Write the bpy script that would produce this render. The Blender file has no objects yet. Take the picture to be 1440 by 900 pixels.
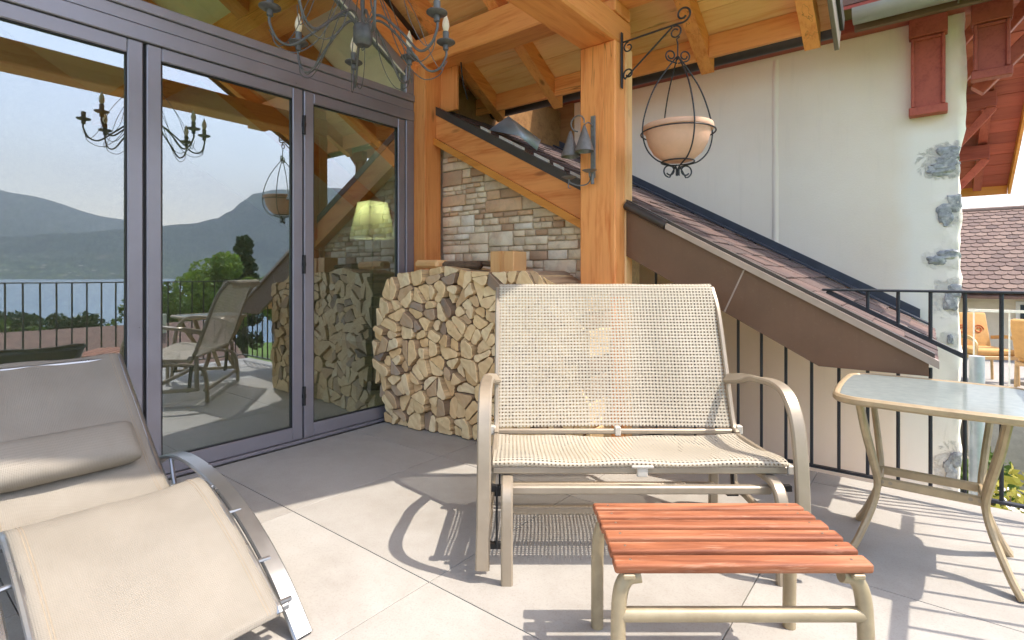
import bpy, bmesh, math, random
from mathutils import Vector, Matrix, noise

# ------------------------------------------------------------------ camera, world, sun, exposure
S = bpy.context.scene
COL = S.collection
HEAD = math.radians(38.2)
CH, SH = math.cos(HEAD), math.sin(HEAD)
cam_d = bpy.data.cameras.new('camera')
cam_d.sensor_width = 36.0
cam_d.lens = 745.0 / 1440.0 * 36.0
cam_d.shift_y = -63.0 / 1440.0
cam_d.clip_start = 0.05
cam_d.clip_end = 40000.0
cam = bpy.data.objects.new('camera', cam_d)
cam.location = (0, 0, 1.08)
cam.rotation_euler = (math.pi / 2, 0, HEAD)
COL.objects.link(cam)
S.camera = cam

SUN_DIR = Vector((0.57, 0.20, 1.0)).normalized()
world = bpy.data.worlds.new('World')
S.world = world
world.use_nodes = True
wn = world.node_tree
for n_ in list(wn.nodes):
    wn.nodes.remove(n_)
w_out = wn.nodes.new('ShaderNodeOutputWorld')
w_bg = wn.nodes.new('ShaderNodeBackground')
w_sky = wn.nodes.new('ShaderNodeTexSky')
w_sky.sky_type = 'NISHITA'
w_sky.sun_disc = False
w_sky.sun_elevation = math.asin(SUN_DIR.z)
w_sky.sun_rotation = math.atan2(SUN_DIR.x, SUN_DIR.y)
w_sky.altitude = 0
w_sky.air_density = 1.0
w_sky.dust_density = 1.7
w_sky.ozone_density = 0.4
wn.links.new(w_sky.outputs[0], w_bg.inputs[0])
w_bg.inputs[1].default_value = 0.15
wn.links.new(w_bg.outputs[0], w_out.inputs[0])

sun_d = bpy.data.lights.new('sun', 'SUN')
sun_d.energy = 2.0
sun_d.angle = math.radians(0.5)
sun_d.color = (1.0, 0.94, 0.85)
sun = bpy.data.objects.new('sun', sun_d)
sun.rotation_euler = SUN_DIR.to_track_quat('Z', 'Y').to_euler()
sun.location = (10, 4, 20)
COL.objects.link(sun)

S.view_settings.view_transform = 'Standard'
S.view_settings.look = 'None'
S.view_settings.exposure = 2.0
S.view_settings.gamma = 1.0
S.view_settings.use_curve_mapping = False
S.render.engine = 'CYCLES'
cy = S.cycles
cy.use_denoising = True
cy.max_bounces = 12
cy.diffuse_bounces = 9
cy.glossy_bounces = 5
cy.transmission_bounces = 6
cy.transparent_max_bounces = 16
cy.volume_bounces = 0
cy.caustics_reflective = False
cy.caustics_refractive = False
cy.sample_clamp_indirect = 6.0

RND = random.Random(7)
U = RND.uniform

# ------------------------------------------------------------------ mesh helpers
def c2w(p):
    """point given right / forward / up of the standpoint -> world"""
    return Vector((CH * p[0] - SH * p[1], SH * p[0] + CH * p[1], p[2]))

MATS = {}
FRAME = {}          # object name -> world matrix

class MB:
    def __init__(self, T=None):
        self.v = []; self.f = []; self.m = []; self.uv = {}; self.T = T

    def add(self, verts, faces, mi=0, uvs=None):
        b = len(self.v)
        for p in verts:
            p = Vector(p)
            self.v.append(self.T(p) if self.T else p)
        for i, f in enumerate(faces):
            self.f.append([b + k for k in f]); self.m.append(mi)
            if uvs:
                self.uv[len(self.f) - 1] = [uvs[k] for k in f]
        return self

    def bm(self, bm, mi=0):
        bm.verts.ensure_lookup_table()
        self.add([v.co.copy() for v in bm.verts], [[v.index for v in f.verts] for f in bm.faces], mi)
        bm.free()
        return self

    def box(self, x0, x1, y0, y1, z0, z1, ch=0.0, mi=0, mat=None, seg=1):
        bm = bmesh.new()
        bmesh.ops.create_cube(bm, size=1.0)
        for v in bm.verts:
            v.co = Vector(((x0 + x1) / 2 + v.co.x * (x1 - x0), (y0 + y1) / 2 + v.co.y * (y1 - y0), (z0 + z1) / 2 + v.co.z * (z1 - z0)))
        if ch > 0:
            bmesh.ops.bevel(bm, geom=bm.edges[:], offset=ch, segments=seg, affect='EDGES', profile=0.5)
        if mat:
            bm.transform(mat)
        bm.verts.index_update()
        return self.bm(bm, mi)

    def beam(self, p0, p1, w, h, up=(0, 0, 1), ch=0.0, mi=0):
        """box from p0 to p1: w across, h along up"""
        p0 = Vector(p0); p1 = Vector(p1); d = p1 - p0; L = d.length; d.normalize()
        up = Vector(up); s = d.cross(up).normalized(); n = s.cross(d).normalized()
        M = Matrix((( d.x, s.x, n.x, p0.x), (d.y, s.y, n.y, p0.y), (d.z, s.z, n.z, p0.z), (0, 0, 0, 1)))
        return self.box(0, L, -w / 2, w / 2, -h / 2, h / 2, ch, mi, M)

    def sweep(self, pts, sec, up=(0, 0, 1), closed=False, mi=0, scales=None):
        """sec: list of (side, up) offsets; swept along pts"""
        pts = [Vector(p) for p in pts]; n = len(pts); k = len(sec); vs = []; fs = []
        ref = Vector(up)
        for i, p in enumerate(pts):
            if closed:
                t = pts[(i + 1) % n] - pts[i - 1]
            else:
                t = pts[min(i + 1, n - 1)] - pts[max(i - 1, 0)]
            t.normalize()
            s = t.cross(ref)
            if s.length < 1e-4:
                s = t.cross(Vector((1, 0.01, 0)))
            s.normalize(); nn = s.cross(t).normalized()
            sc = scales[i] if scales else 1.0
            for (a, b) in sec:
                vs.append(p + s * a * sc + nn * b * sc)
        m = n if closed else n - 1
        for i in range(m):
            for j in range(k):
                a = i * k + j; b = i * k + (j + 1) % k
                c = ((i + 1) % n) * k + (j + 1) % k; d = ((i + 1) % n) * k + j
                fs.append((a, b, c, d))
        if not closed:
            fs.append(tuple(range(k - 1, -1, -1))); fs.append(tuple((n - 1) * k + j for j in range(k)))
        return self.add(vs, fs, mi)

    def tube(self, pts, r, n=8, closed=False, mi=0, scales=None):
        """round tube with parallel transport"""
        pts = [Vector(p) for p in pts]; N = len(pts); vs = []; fs = []
        t0 = (pts[1] - pts[0]).normalized()
        s = t0.cross(Vector((0, 0, 1)))
        if s.length < 1e-3: s = t0.cross(Vector((0, 1, 0)))
        s.normalize()
        for i, p in enumerate(pts):
            t = (pts[(i + 1) % N] - pts[i - 1]) if closed else (pts[min(i + 1, N - 1)] - pts[max(i - 1, 0)])
            t.normalize()
            s = s - t * s.dot(t)
            if s.length < 1e-4: s = t.cross(Vector((0.3, 0.5, 0.8)))
            s.normalize(); b = t.cross(s)
            rr = r[i] if isinstance(r, (list, tuple)) else r
            for j in range(n):
                a = 2 * math.pi * j / n
                vs.append(p + s * math.cos(a) * rr + b * math.sin(a) * rr)
        for i in range(N if closed else N - 1):
            for j in range(n):
                i2 = (i + 1) % N
                fs.append((i * n + j, i * n + (j + 1) % n, i2 * n + (j + 1) % n, i2 * n + j))
        if not closed:
            fs.append(tuple(range(n - 1, -1, -1))); fs.append(tuple((N - 1) * n + j for j in range(n)))
        return self.add(vs, fs, mi)

    def lathe(self, prof, c=(0, 0, 0), n=20, mi=0, cap=True):
        vs = []; fs = []; c = Vector(c); K = len(prof)
        for (r, z) in prof:
            for j in range(n):
                a = 2 * math.pi * j / n
                vs.append(c + Vector((r * math.cos(a), r * math.sin(a), z)))
        for i in range(K - 1):
            for j in range(n):
                fs.append((i * n + j, i * n + (j + 1) % n, (i + 1) * n + (j + 1) % n, (i + 1) * n + j))
        if cap:
            fs.append(tuple(range(n - 1, -1, -1))); fs.append(tuple((K - 1) * n + j for j in range(n)))
        return self.add(vs, fs, mi)

    def prism(self, poly, axis, a, b, mi=0):
        """poly: 2d points; axis 'x','y','z' gives extrusion axis from a to b"""
        def P(p, t):
            return {'x': (t, p[0], p[1]), 'y': (p[0], t, p[1]), 'z': (p[0], p[1], t)}[axis]
        k = len(poly)
        vs = [P(p, a) for p in poly] + [P(p, b) for p in poly]
        fs = [tuple(range(k - 1, -1, -1)), tuple(range(k, 2 * k))] + [(j, (j + 1) % k, k + (j + 1) % k, k + j) for j in range(k)]
        return self.add(vs, fs, mi)

    def grid(self, fn, nu, nv, mi=0, uv=None):
        vs = []; fs = []; us = []
        for i in range(nu + 1):
            for j in range(nv + 1):
                a = i / nu; b = j / nv
                vs.append(fn(a, b)); us.append(uv(a, b) if uv else (a, b))
        for i in range(nu):
            for j in range(nv):
                q = i * (nv + 1) + j
                fs.append((q, q + nv + 1, q + nv + 2, q + 1))
        return self.add(vs, fs, mi, us)

    def mesh(self, name, inv=None, ang=35, smooth=True, fix=True):
        me = bpy.data.meshes.new(name)
        vs = [inv @ v for v in self.v] if inv else self.v
        me.from_pydata([tuple(v) for v in vs], [], self.f)
        me.polygons.foreach_set('material_index', self.m)
        if self.uv:
            l = me.uv_layers.new(name='UVMap')
            for pi, p in enumerate(me.polygons):
                u = self.uv.get(pi)
                if u:
                    for k, li in enumerate(p.loop_indices):
                        l.data[li].uv = u[k]
        if fix and len(self.f) < 20000:
            bm = bmesh.new(); bm.from_mesh(me)
            bmesh.ops.recalc_face_normals(bm, faces=bm.faces[:])
            bm.to_mesh(me); bm.free()
        if smooth:
            me.polygons.foreach_set('use_smooth', [True] * len(me.polygons))
            me.set_sharp_from_angle(angle=math.radians(ang))
        me.update()
        return me

    def build(self, name, mat, parent=None, **kw):
        M = FRAME[parent.name] if parent else Matrix.Identity(4)
        inv = M.inverted() if parent else None
        me = self.mesh(name, inv, **kw)
        for m in (mat if isinstance(mat, (list, tuple)) else [mat]):
            me.materials.append(MATS[m])
        o = bpy.data.objects.new(name, me)
        COL.objects.link(o)
        if parent: o.parent = parent
        FRAME[o.name] = M
        return o

def inst(me, name, parent, Mw, mat=None):
    o = bpy.data.objects.new(name, me)
    COL.objects.link(o)
    if parent:
        o.parent = parent
        o.matrix_local = FRAME[parent.name].inverted() @ Mw
    else:
        o.matrix_local = Mw
    FRAME[o.name] = Mw.copy()
    return o

def tag(o, label, cat, group=None):
    o['label'] = label; o['category'] = cat
    if group: o['group'] = group
    return o

def thing(name, label, cat, loc=(0, 0, 0), rz=0.0, group=None):
    o = bpy.data.objects.new(name, None)
    o.empty_display_size = 0.1
    COL.objects.link(o)
    o.location = loc; o.rotation_euler = (0, 0, rz)
    FRAME[o.name] = Matrix.Translation(Vector(loc)) @ Matrix.Rotation(rz, 4, 'Z')
    return tag(o, label, cat, group)

def struct(name, mb, mat, **kw):
    o = mb.build(name, mat, **kw); o['kind'] = 'structure'
    return o

def rect(w, h, c=0.0):
    w /= 2; h /= 2
    if c <= 0: return [(-w, -h), (w, -h), (w, h), (-w, h)]
    return [(-w + c, -h), (w - c, -h), (w, -h + c), (w, h - c), (w - c, h), (-w + c, h), (-w, h - c), (-w, -h + c)]

def spline(pts, n=6):
    """Catmull-Rom through pts"""
    P = [Vector(p) for p in pts]; out = []
    for i in range(len(P) - 1):
        p0 = P[i - 1] if i else P[0] * 2 - P[1]
        p1 = P[i]; p2 = P[i + 1]
        p3 = P[i + 2] if i + 2 < len(P) else P[-1] * 2 - P[-2]
        for k in range(n):
            t = k / n
            out.append(0.5 * ((2 * p1) + (p2 - p0) * t + (2 * p0 - 5 * p1 + 4 * p2 - p3) * t * t + (3 * p1 - p0 - 3 * p2 + p3) * t ** 3))
    out.append(P[-1])
    return out

# ------------------------------------------------------------------ materials
class NT:
    def __init__(self, name):
        self.mat = bpy.data.materials.new(name); self.mat.use_nodes = True
        self.t = self.mat.node_tree
        for n in list(self.t.nodes): self.t.nodes.remove(n)
        self.out = self.t.nodes.new('ShaderNodeOutputMaterial')
        MATS[name] = self.mat
    def n(self, typ, **kw):
        nd = self.t.nodes.new('ShaderNode' + typ)
        for k, v in kw.items():
            if k.startswith('i_'):
                key = k[2:]
                s = nd.inputs[int(key)] if key.isdigit() else nd.inputs[key.replace('_', ' ')]
                if isinstance(v, bpy.types.NodeSocket): self.t.links.new(v, s)
                else: s.default_value = v
            else: setattr(nd, k, v)
        return nd
    def l(self, a, b): self.t.links.new(a, b)
    def surf(self, s): self.l(s, self.out.inputs['Surface'])
    def math(self, op, a, b=0.0, c=None):
        nd = self.n('Math', operation=op)
        for i, x in enumerate((a, b) if c is None else (a, b, c)):
            if isinstance(x, bpy.types.NodeSocket): self.l(x, nd.inputs[i])
            else: nd.inputs[i].default_value = x
        return nd.outputs[0]
    def mix(self, fac, a, b, blend='MIX'):
        nd = self.n('Mix', data_type='RGBA', blend_type=blend)
        for s, x in ((nd.inputs[0], fac), (nd.inputs[6], a), (nd.inputs[7], b)):
            if isinstance(x, bpy.types.NodeSocket): self.l(x, s)
            else: s.default_value = x
        return nd.outputs[2]
    def ramp(self, fac, stops, interp='LINEAR'):
        nd = self.n('ValToRGB'); self.l(fac, nd.inputs[0])
        cr = nd.color_ramp; cr.interpolation = interp
        while len(cr.elements) < len(stops): cr.elements.new(0.5)
        for e, (p, c) in zip(cr.elements, stops):
            e.position = p; e.color = c if len(c) == 4 else (*c, 1)
        return nd.outputs[0]
    def coords(self, scale=(1, 1, 1), rnd=0.0, kind='Object'):
        tc = self.n('TexCoord')
        o = tc.outputs[kind]
        if rnd:
            oi = self.n('ObjectInfo')
            m = self.math('MULTIPLY', oi.outputs['Random'], rnd)
            cx = self.n('CombineXYZ'); self.l(m, cx.inputs[0]); self.l(m, cx.inputs[1]); self.l(m, cx.inputs[2])
            va = self.n('VectorMath', operation='ADD'); self.l(o, va.inputs[0]); self.l(cx.outputs[0], va.inputs[1]); o = va.outputs[0]
        mp = self.n('Mapping'); self.l(o, mp.inputs[0]); mp.inputs['Scale'].default_value = scale
        return mp.outputs[0]
    def noise(self, vec, scale, detail=4, rough=0.55, dist=0.0):
        nd = self.n('TexNoise'); self.l(vec, nd.inputs['Vector'])
        nd.inputs['Scale'].default_value = scale; nd.inputs['Detail'].default_value = detail
        nd.inputs['Roughness'].default_value = rough; nd.inputs['Distortion'].default_value = dist
        return nd.outputs[0]
    def bump(self, h, strength=0.3, dist=0.01):
        b = self.n('Bump'); self.l(h, b.inputs['Height']); b.inputs['Strength'].default_value = strength; b.inputs['Distance'].default_value = dist
        return b.outputs[0]
    def pbsdf(self, color, rough=0.6, metal=0.0, normal=None, spec=0.5, **kw):
        p = self.n('BsdfPrincipled')
        for key, x in (('Base Color', color), ('Roughness', rough), ('Metallic', metal), ('Specular IOR Level', spec)):
            if isinstance(x, bpy.types.NodeSocket): self.l(x, p.inputs[key])
            else: p.inputs[key].default_value = (*x, 1) if key == 'Base Color' and len(x) == 3 else x
        if normal: self.l(normal, p.inputs['Normal'])
        for k, x in kw.items(): p.inputs[k.replace('_', ' ')].default_value = x
        return p.outputs[0]

def C(r, g, b):
    f = lambda c: c / 12.92 if c <= 0.04045 else ((c + 0.055) / 1.055) ** 2.4
    return (f(r / 255), f(g / 255), f(b / 255), 1)

def m_wood(name, light, dark, axis, rough=0.55, knots=True, grain=1.0, vary=0.25, spec=0.35):
    m = NT(name)
    sc = {'x': (0.7, 9, 9), 'y': (9, 0.7, 9), 'z': (9, 9, 0.7)}[axis]
    v = m.coords(sc, 37.0)
    n1 = m.noise(v, 1.6 * grain, 5, 0.6, 0.6)
    v2 = m.coords(tuple(s * 3 for s in sc), 37.0)
    n2 = m.noise(v2, 2.6 * grain, 4, 0.6)
    g = m.math('ADD', m.math('MULTIPLY', n1, 0.65), m.math('MULTIPLY', n2, 0.35))
    col = m.ramp(g, [(0.34, dark), (0.5, light), (0.68, tuple(min(1, c * 1.15) for c in light[:3]))])
    oi = m.n('ObjectInfo')
    vv = m.ramp(oi.outputs['Random'], [(0, (1 - vary,) * 3), (1, (1 + vary * 0.3,) * 3)])
    col = m.mix(1.0, col, vv, 'MULTIPLY')
    big = m.noise(m.coords((1, 1, 1), 11.0), 2.2, 3)
    col = m.mix(m.math('MULTIPLY', big, 0.45), col, dark)
    if knots:
        ks = {'x': (1.3, 4, 4), 'y': (4, 1.3, 4), 'z': (4, 4, 1.3)}[axis]
        vo = m.n('TexVoronoi'); m.l(m.coords(ks, 19.0), vo.inputs['Vector']); vo.inputs['Scale'].default_value = 1.25
        k = m.ramp(vo.outputs['Distance'], [(0.05, (1, 1, 1)), (0.115, (0, 0, 0))])
        col = m.mix(m.math('MULTIPLY', k, 0.75), col, tuple(c * 0.35 for c in dark[:3]) + (1,))
    if knots:
        cs_ = {'x': (0.35, 7, 7), 'y': (7, 0.35, 7), 'z': (7, 7, 0.35)}[axis]
        ck = m.ramp(m.noise(m.coords(cs_, 53.0), 1.5, 3, 0.5, 0.3), [(0.492, (0, 0, 0)), (0.5, (1, 1, 1)), (0.508, (0, 0, 0))])
        msk = m.ramp(m.noise(m.coords((1, 1, 1), 61.0), 1.7, 2), [(0.5, (0, 0, 0)), (0.62, (1, 1, 1))])
        col = m.mix(m.math('MULTIPLY', m.math('MULTIPLY', ck, msk), 0.7), col, tuple(c * 0.25 for c in dark[:3]) + (1,))
    m.surf(m.pbsdf(col, rough, 0, m.bump(g, 0.35, 0.005), spec))
    return m

TL, TD = C(242, 166, 98), C(212, 120, 58)
for ax in 'xyz': m_wood('timber_' + ax, TL, TD, ax)
for ax in 'xyz': m_wood('pine_' + ax, C(246, 200, 140), C(226, 158, 94), ax, vary=0.3)
m_wood('orange_board', C(220, 150, 70), C(190, 112, 40), 'x', rough=0.4, knots=False, vary=0.1)
def m_slat():
    m = NT('red_slat')
    v = m.coords((0.7, 9, 9), 37.0)
    n = m.noise(v, 2.2, 6, 0.65, 0.4); n2 = m.noise(m.coords((2.2, 30, 30), 37.0), 3.0, 5, 0.7)
    col = m.ramp(n, [(0.36, C(112, 62, 40)), (0.5, C(150, 92, 62)), (0.64, C(172, 116, 84))])
    col = m.mix(m.ramp(n2, [(0.56, (0, 0, 0)), (0.72, (0.65, 0.65, 0.65))]), col, C(196, 152, 124))
    vo = m.n('TexVoronoi'); m.l(m.coords((1.3, 4, 4), 19.0), vo.inputs['Vector']); vo.inputs['Scale'].default_value = 1.6
    col = m.mix(m.ramp(vo.outputs['Distance'], [(0.05, (0.8, 0.8, 0.8)), (0.11, (0, 0, 0))]), col, C(110, 52, 36))
    m.surf(m.pbsdf(col, 0.6, 0, m.bump(m.math('ADD', n, m.math('MULTIPLY', n2, 0.5)), 0.4, 0.003), 0.35))
m_slat()
m_wood('red_paint', C(182, 92, 72), C(146, 62, 50), 'x', rough=0.55, knots=False, vary=0.3)
m_wood('red_paint_y', C(184, 94, 74), C(150, 66, 52), 'y', rough=0.55, knots=False, vary=0.3)
m_wood('ply', C(150, 112, 70), C(120, 84, 48), 'x', rough=0.6, knots=False)
m_wood('old_bark', C(120, 98, 76), C(64, 50, 40), 'y', rough=0.9, knots=False, vary=0.4)

def m_simple(name, col, rough=0.5, metal=0.0, var=0.12, scale=18.0, bump=0.0, spec=0.5, dirt=None):
    m = NT(name)
    v = m.coords((1, 1, 1), 7.0)
    n = m.noise(v, scale, 5, 0.6)
    lo = tuple(c * (1 - var) for c in col[:3]) + (1,); hi = tuple(min(1, c * (1 + var)) for c in col[:3]) + (1,)
    c = m.ramp(n, [(0.3, lo), (0.7, hi)])
    if dirt:
        d = m.ramp(m.noise(v, scale * 0.35, 6, 0.7), [(0.52, (0, 0, 0)), (0.72, (1, 1, 1))])
        c = m.mix(m.math('MULTIPLY', d, dirt[0]), c, dirt[1])
    rr = m.math('ADD', m.math('MULTIPLY', n, 0.2), rough - 0.1)
    m.surf(m.pbsdf(c, rr, metal, m.bump(n, bump, 0.003) if bump else None, spec))
    return m

m_simple('alu_frame', C(142, 140, 148), 0.32, 0.4, 0.06, 6)
m_simple('black_rubber', C(22, 22, 24), 0.6)
m_simple('iron', C(58, 58, 60), 0.5, 0.6, 0.25, 40, 0.2)
m_simple('rail_paint', C(52, 54, 60), 0.42, 0.3, 0.15, 30)
def m_fascia():
    m = NT('brown_metal')
    a = m.noise(m.coords((14, 14, 0.8)), 2.0, 5, 0.65); b = m.noise(m.coords((1, 1, 1)), 4.0, 5, 0.6); c = m.noise(m.coords((1, 1, 1)), 80.0, 3)
    col = m.ramp(b, [(0.3, C(106, 78, 58)), (0.7, C(118, 88, 66))])
    col = m.mix(m.ramp(a, [(0.52, (0, 0, 0)), (0.75, (0.2, 0.2, 0.2))]), col, C(92, 68, 52))
    col = m.mix(m.ramp(c, [(0.62, (0, 0, 0)), (0.72, (0.12, 0.12, 0.12))]), col, C(150, 126, 102))
    m.surf(m.pbsdf(col, m.math('ADD', m.math('MULTIPLY', b, 0.3), 0.3), 0, None, 0.4))
m_fascia()
m_simple('verge_metal', C(170, 152, 140), 0.35, 0.3, 0.1, 10)
m_simple('dark_metal', C(70, 64, 60), 0.45, 0.3, 0.15, 12)
m_simple('grey_verge', C(122, 112, 100), 0.5, 0.1, 0.12, 8)
m_simple('zinc', C(186, 200, 214), 0.38, 0.4, 0.18, 9)
m_simple('gutter_metal', C(158, 156, 152), 0.4, 0.3, 0.1, 9)
m_simple('flash', C(62, 66, 76), 0.5, 0.2, 0.2, 14)
m_simple('terracotta', C(216, 172, 146), 0.8, 0, 0.07, 14, 0.15, 0.2, dirt=(0.35, C(226, 196, 176)))
m_simple('glider_paint', C(158, 146, 128), 0.38, 0.35, 0.07, 12, dirt=(0.2, C(120, 108, 92)))
m_simple('stool_paint', C(164, 150, 122), 0.42, 0.25, 0.12, 20, dirt=(0.35, C(120, 104, 80)))
m_simple('table_paint', C(176, 156, 124), 0.4, 0.2, 0.12, 20, dirt=(0.3, C(130, 108, 82)))
m_simple('chaise_alu', C(158, 160, 162), 0.3, 0.85, 0.06, 9)
m_simple('white_plastic', C(226, 222, 214), 0.4)
m_simple('tag_plastic', C(186, 180, 168), 0.45)
m_simple('screw_metal', C(150, 140, 124), 0.3, 0.8)
m_simple('slab_edge', C(150, 146, 140), 0.8)
m_simple('mortar', C(196, 180, 156), 0.95, 0, 0.2, 40, 0.5)
m_simple('interior_floor', C(196, 188, 174), 0.5)
m_simple('interior_wall', C(196, 188, 172), 0.8)
m_simple('interior_ceiling', C(236, 234, 220), 0.8, var=0.03)
m_simple('lamp_pole', C(160, 160, 158), 0.3, 0.7)
m_simple('cream_render', C(222, 206, 184), 0.85, 0, 0.06, 6)
m_simple('roof_far', C(126, 96, 82), 0.85, 0, 0.3, 3)
m_simple('house_wall', C(208, 196, 176), 0.85, 0, 0.05, 2)
m_simple('dark_pane', C(40, 46, 52), 0.15)
m_simple('bark', C(92, 76, 62), 0.9, 0, 0.3, 8, 0.4)
m_simple('yellow_cushion', C(186, 146, 92), 0.85)
m_simple('cushion_red', C(170, 80, 40), 0.85)
m_simple('tan_frame', C(188, 156, 112), 0.5)
m_simple('pipe_grey', C(176, 182, 188), 0.35, 0.3)
m_simple('sleeve', C(104, 106, 108), 0.55, 0.3)
m_simple('iron_grey', C(92, 92, 92), 0.5, 0.4, 0.25, 40, 0.2)

def m_floor_tile():
    m = NT('tile')
    v = m.coords((1, 1, 1), 23.0)
    a = m.noise(v, 1.3, 5, 0.6, 0.8); b = m.noise(v, 9, 6, 0.65); c = m.noise(v, 160, 2)
    g = m.math('ADD', m.math('MULTIPLY', a, 0.6), m.math('MULTIPLY', b, 0.4))
    col = m.ramp(g, [(0.32, C(154, 150, 143)), (0.5, C(166, 163, 157)), (0.68, C(174, 172, 167))])
    col = m.mix(m.math('MULTIPLY', m.ramp(c, [(0.5, (0, 0, 0)), (0.7, (1, 1, 1))]), 0.25), col, C(128, 120, 108))
    st = m.ramp(m.noise(v, 3.1, 6, 0.7, 1.2), [(0.6, (0, 0, 0)), (0.75, (1, 1, 1))])
    col = m.mix(m.math('MULTIPLY', st, 0.3), col, C(146, 134, 118))
    oi = m.n('ObjectInfo')
    col = m.mix(1.0, col, m.ramp(oi.outputs['Random'], [(0, (0.90, 0.895, 0.89)), (1, (1, 1, 1))]), 'MULTIPLY')
    m.surf(m.pbsdf(col, m.math('ADD', m.math('MULTIPLY', b, 0.25), 0.42), 0, m.bump(c, 0.06, 0.002), 0.4))
m_floor_tile()
m_simple('grout', C(120, 114, 106), 0.95)

def m_stone():
    m = NT('stone')
    oi = m.n('ObjectInfo')
    base = m.ramp(oi.outputs['Random'], [(0.0, C(240, 222, 192)), (0.2, C(228, 210, 182)), (0.38, C(242, 228, 200)), (0.55, C(216, 196, 168)), (0.7, C(226, 190, 152)), (0.82, C(194, 162, 132)), (0.93, C(238, 230, 212))], 'CONSTANT')
    v = m.coords((1, 1, 1), 31.0)
    n = m.noise(v, 11, 7, 0.7, 0.8); n2 = m.noise(v, 60, 5, 0.7)
    st = m.ramp(m.noise(v, 6, 5, 0.65, 0.5), [(0.48, (0, 0, 0)), (0.66, (1, 1, 1))])
    col = m.mix(m.math('MULTIPLY', st, 0.35), base, C(206, 160, 120))
    col = m.mix(m.ramp(n, [(0.32, (0.35, 0.35, 0.35)), (0.55, (0, 0, 0))]), col, C(140, 122, 104))
    h = m.math('ADD', m.math('MULTIPLY', n, 0.7), m.math('MULTIPLY', n2, 0.3))
    m.surf(m.pbsdf(col, 0.85, 0, m.bump(h, 0.45, 0.010), 0.25))
m_stone()

def m_log():
    m = NT('log_end')
    v = m.coords((1, 1, 1), 41.0)
    oi = m.n('ObjectInfo')
    base = m.ramp(oi.outputs['Random'], [(0.0, C(248, 224, 176)), (0.3, C(243, 212, 158)), (0.55, C(250, 230, 188)), (0.74, C(236, 200, 144)), (0.86, C(206, 178, 142)), (0.93, C(170, 154, 136)), (1, C(140, 128, 116))])
    w = m.n('TexWave', wave_type='RINGS', rings_direction='Y'); m.l(v, w.inputs['Vector'])
    w.inputs['Scale'].default_value = 5; w.inputs['Distortion'].default_value = 9; w.inputs['Detail'].default_value = 3; w.inputs['Detail Scale'].default_value = 2
    n = m.noise(v, 25, 6, 0.7); n3 = m.noise(v, 7, 4)
    col = m.mix(m.math('MULTIPLY', w.outputs['Fac'], 0.22), base, C(190, 140, 88))
    col = m.mix(m.ramp(n3, [(0.45, (0, 0, 0)), (0.75, (0.4, 0.4, 0.4))]), col, C(196, 154, 108))
    col = m.mix(m.ramp(n, [(0.26, (0.5, 0.5, 0.5)), (0.4, (0, 0, 0))]), col, C(140, 106, 72))
    m.surf(m.pbsdf(col, 0.85, 0, m.bump(n, 0.5, 0.004), 0.2))
    m = NT('log_side')
    v = m.coords((7, 0.8, 7), 41.0)
    n = m.noise(v, 3, 6, 0.7, 0.5)
    oi = m.n('ObjectInfo')
    base = m.ramp(oi.outputs['Random'], [(0.0, C(238, 208, 160)), (0.5, C(226, 192, 142)), (0.78, C(176, 152, 124)), (1, C(124, 106, 88))])
    col = m.mix(m.ramp(n, [(0.3, (0.8, 0.8, 0.8)), (0.65, (0, 0, 0))]), base, C(110, 84, 58))
    m.surf(m.pbsdf(col, 0.9, 0, m.bump(n, 0.6, 0.006), 0.2))
m_log()

def m_sling(name, light, dark, pitch, hole, trans=0.25):
    m = NT(name)
    uv = m.n('UVMap').outputs[0]
    s = m.n('SeparateXYZ'); m.l(uv, s.inputs[0])
    def fr(o): return m.math('FRACT', m.math('DIVIDE', o, pitch))
    fx, fy = fr(s.outputs[0]), fr(s.outputs[1])
    hx = m.math('LESS_THAN', fx, hole); hy = m.math('LESS_THAN', fy, hole)
    h = m.math('MULTIPLY', hx, hy)
    oc = m.coords((1, 1, 1))
    n = m.noise(oc, 3.5, 5, 0.6); n2 = m.noise(oc, 90, 3)
    strand = m.mix(m.math('MULTIPLY', hy, 0.35), light, dark)
    col = m.mix(m.ramp(n, [(0.35, (0, 0, 0)), (0.7, (0.35, 0.35, 0.35))]), strand, dark)
    col = m.mix(m.math('MULTIPLY', n2, 0.25), col, dark)
    d = m.pbsdf(col, 0.7, 0, m.bump(n2, 0.3, 0.002), 0.3)
    t = m.n('BsdfTranslucent'); m.l(col, t.inputs[0])
    mx = m.n('MixShader', i_0=trans); m.l(d, mx.inputs[1]); m.l(t.outputs[0], mx.inputs[2])
    tr = m.n('BsdfTransparent')
    mh = m.n('MixShader'); m.l(h, mh.inputs[0]); m.l(mx.outputs[0], mh.inputs[1]); m.l(tr.outputs[0], mh.inputs[2])
    m.surf(mh.outputs[0])
m_sling('sling_mesh', C(203, 196, 180), C(152, 141, 119), 0.0156, 0.45)

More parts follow.
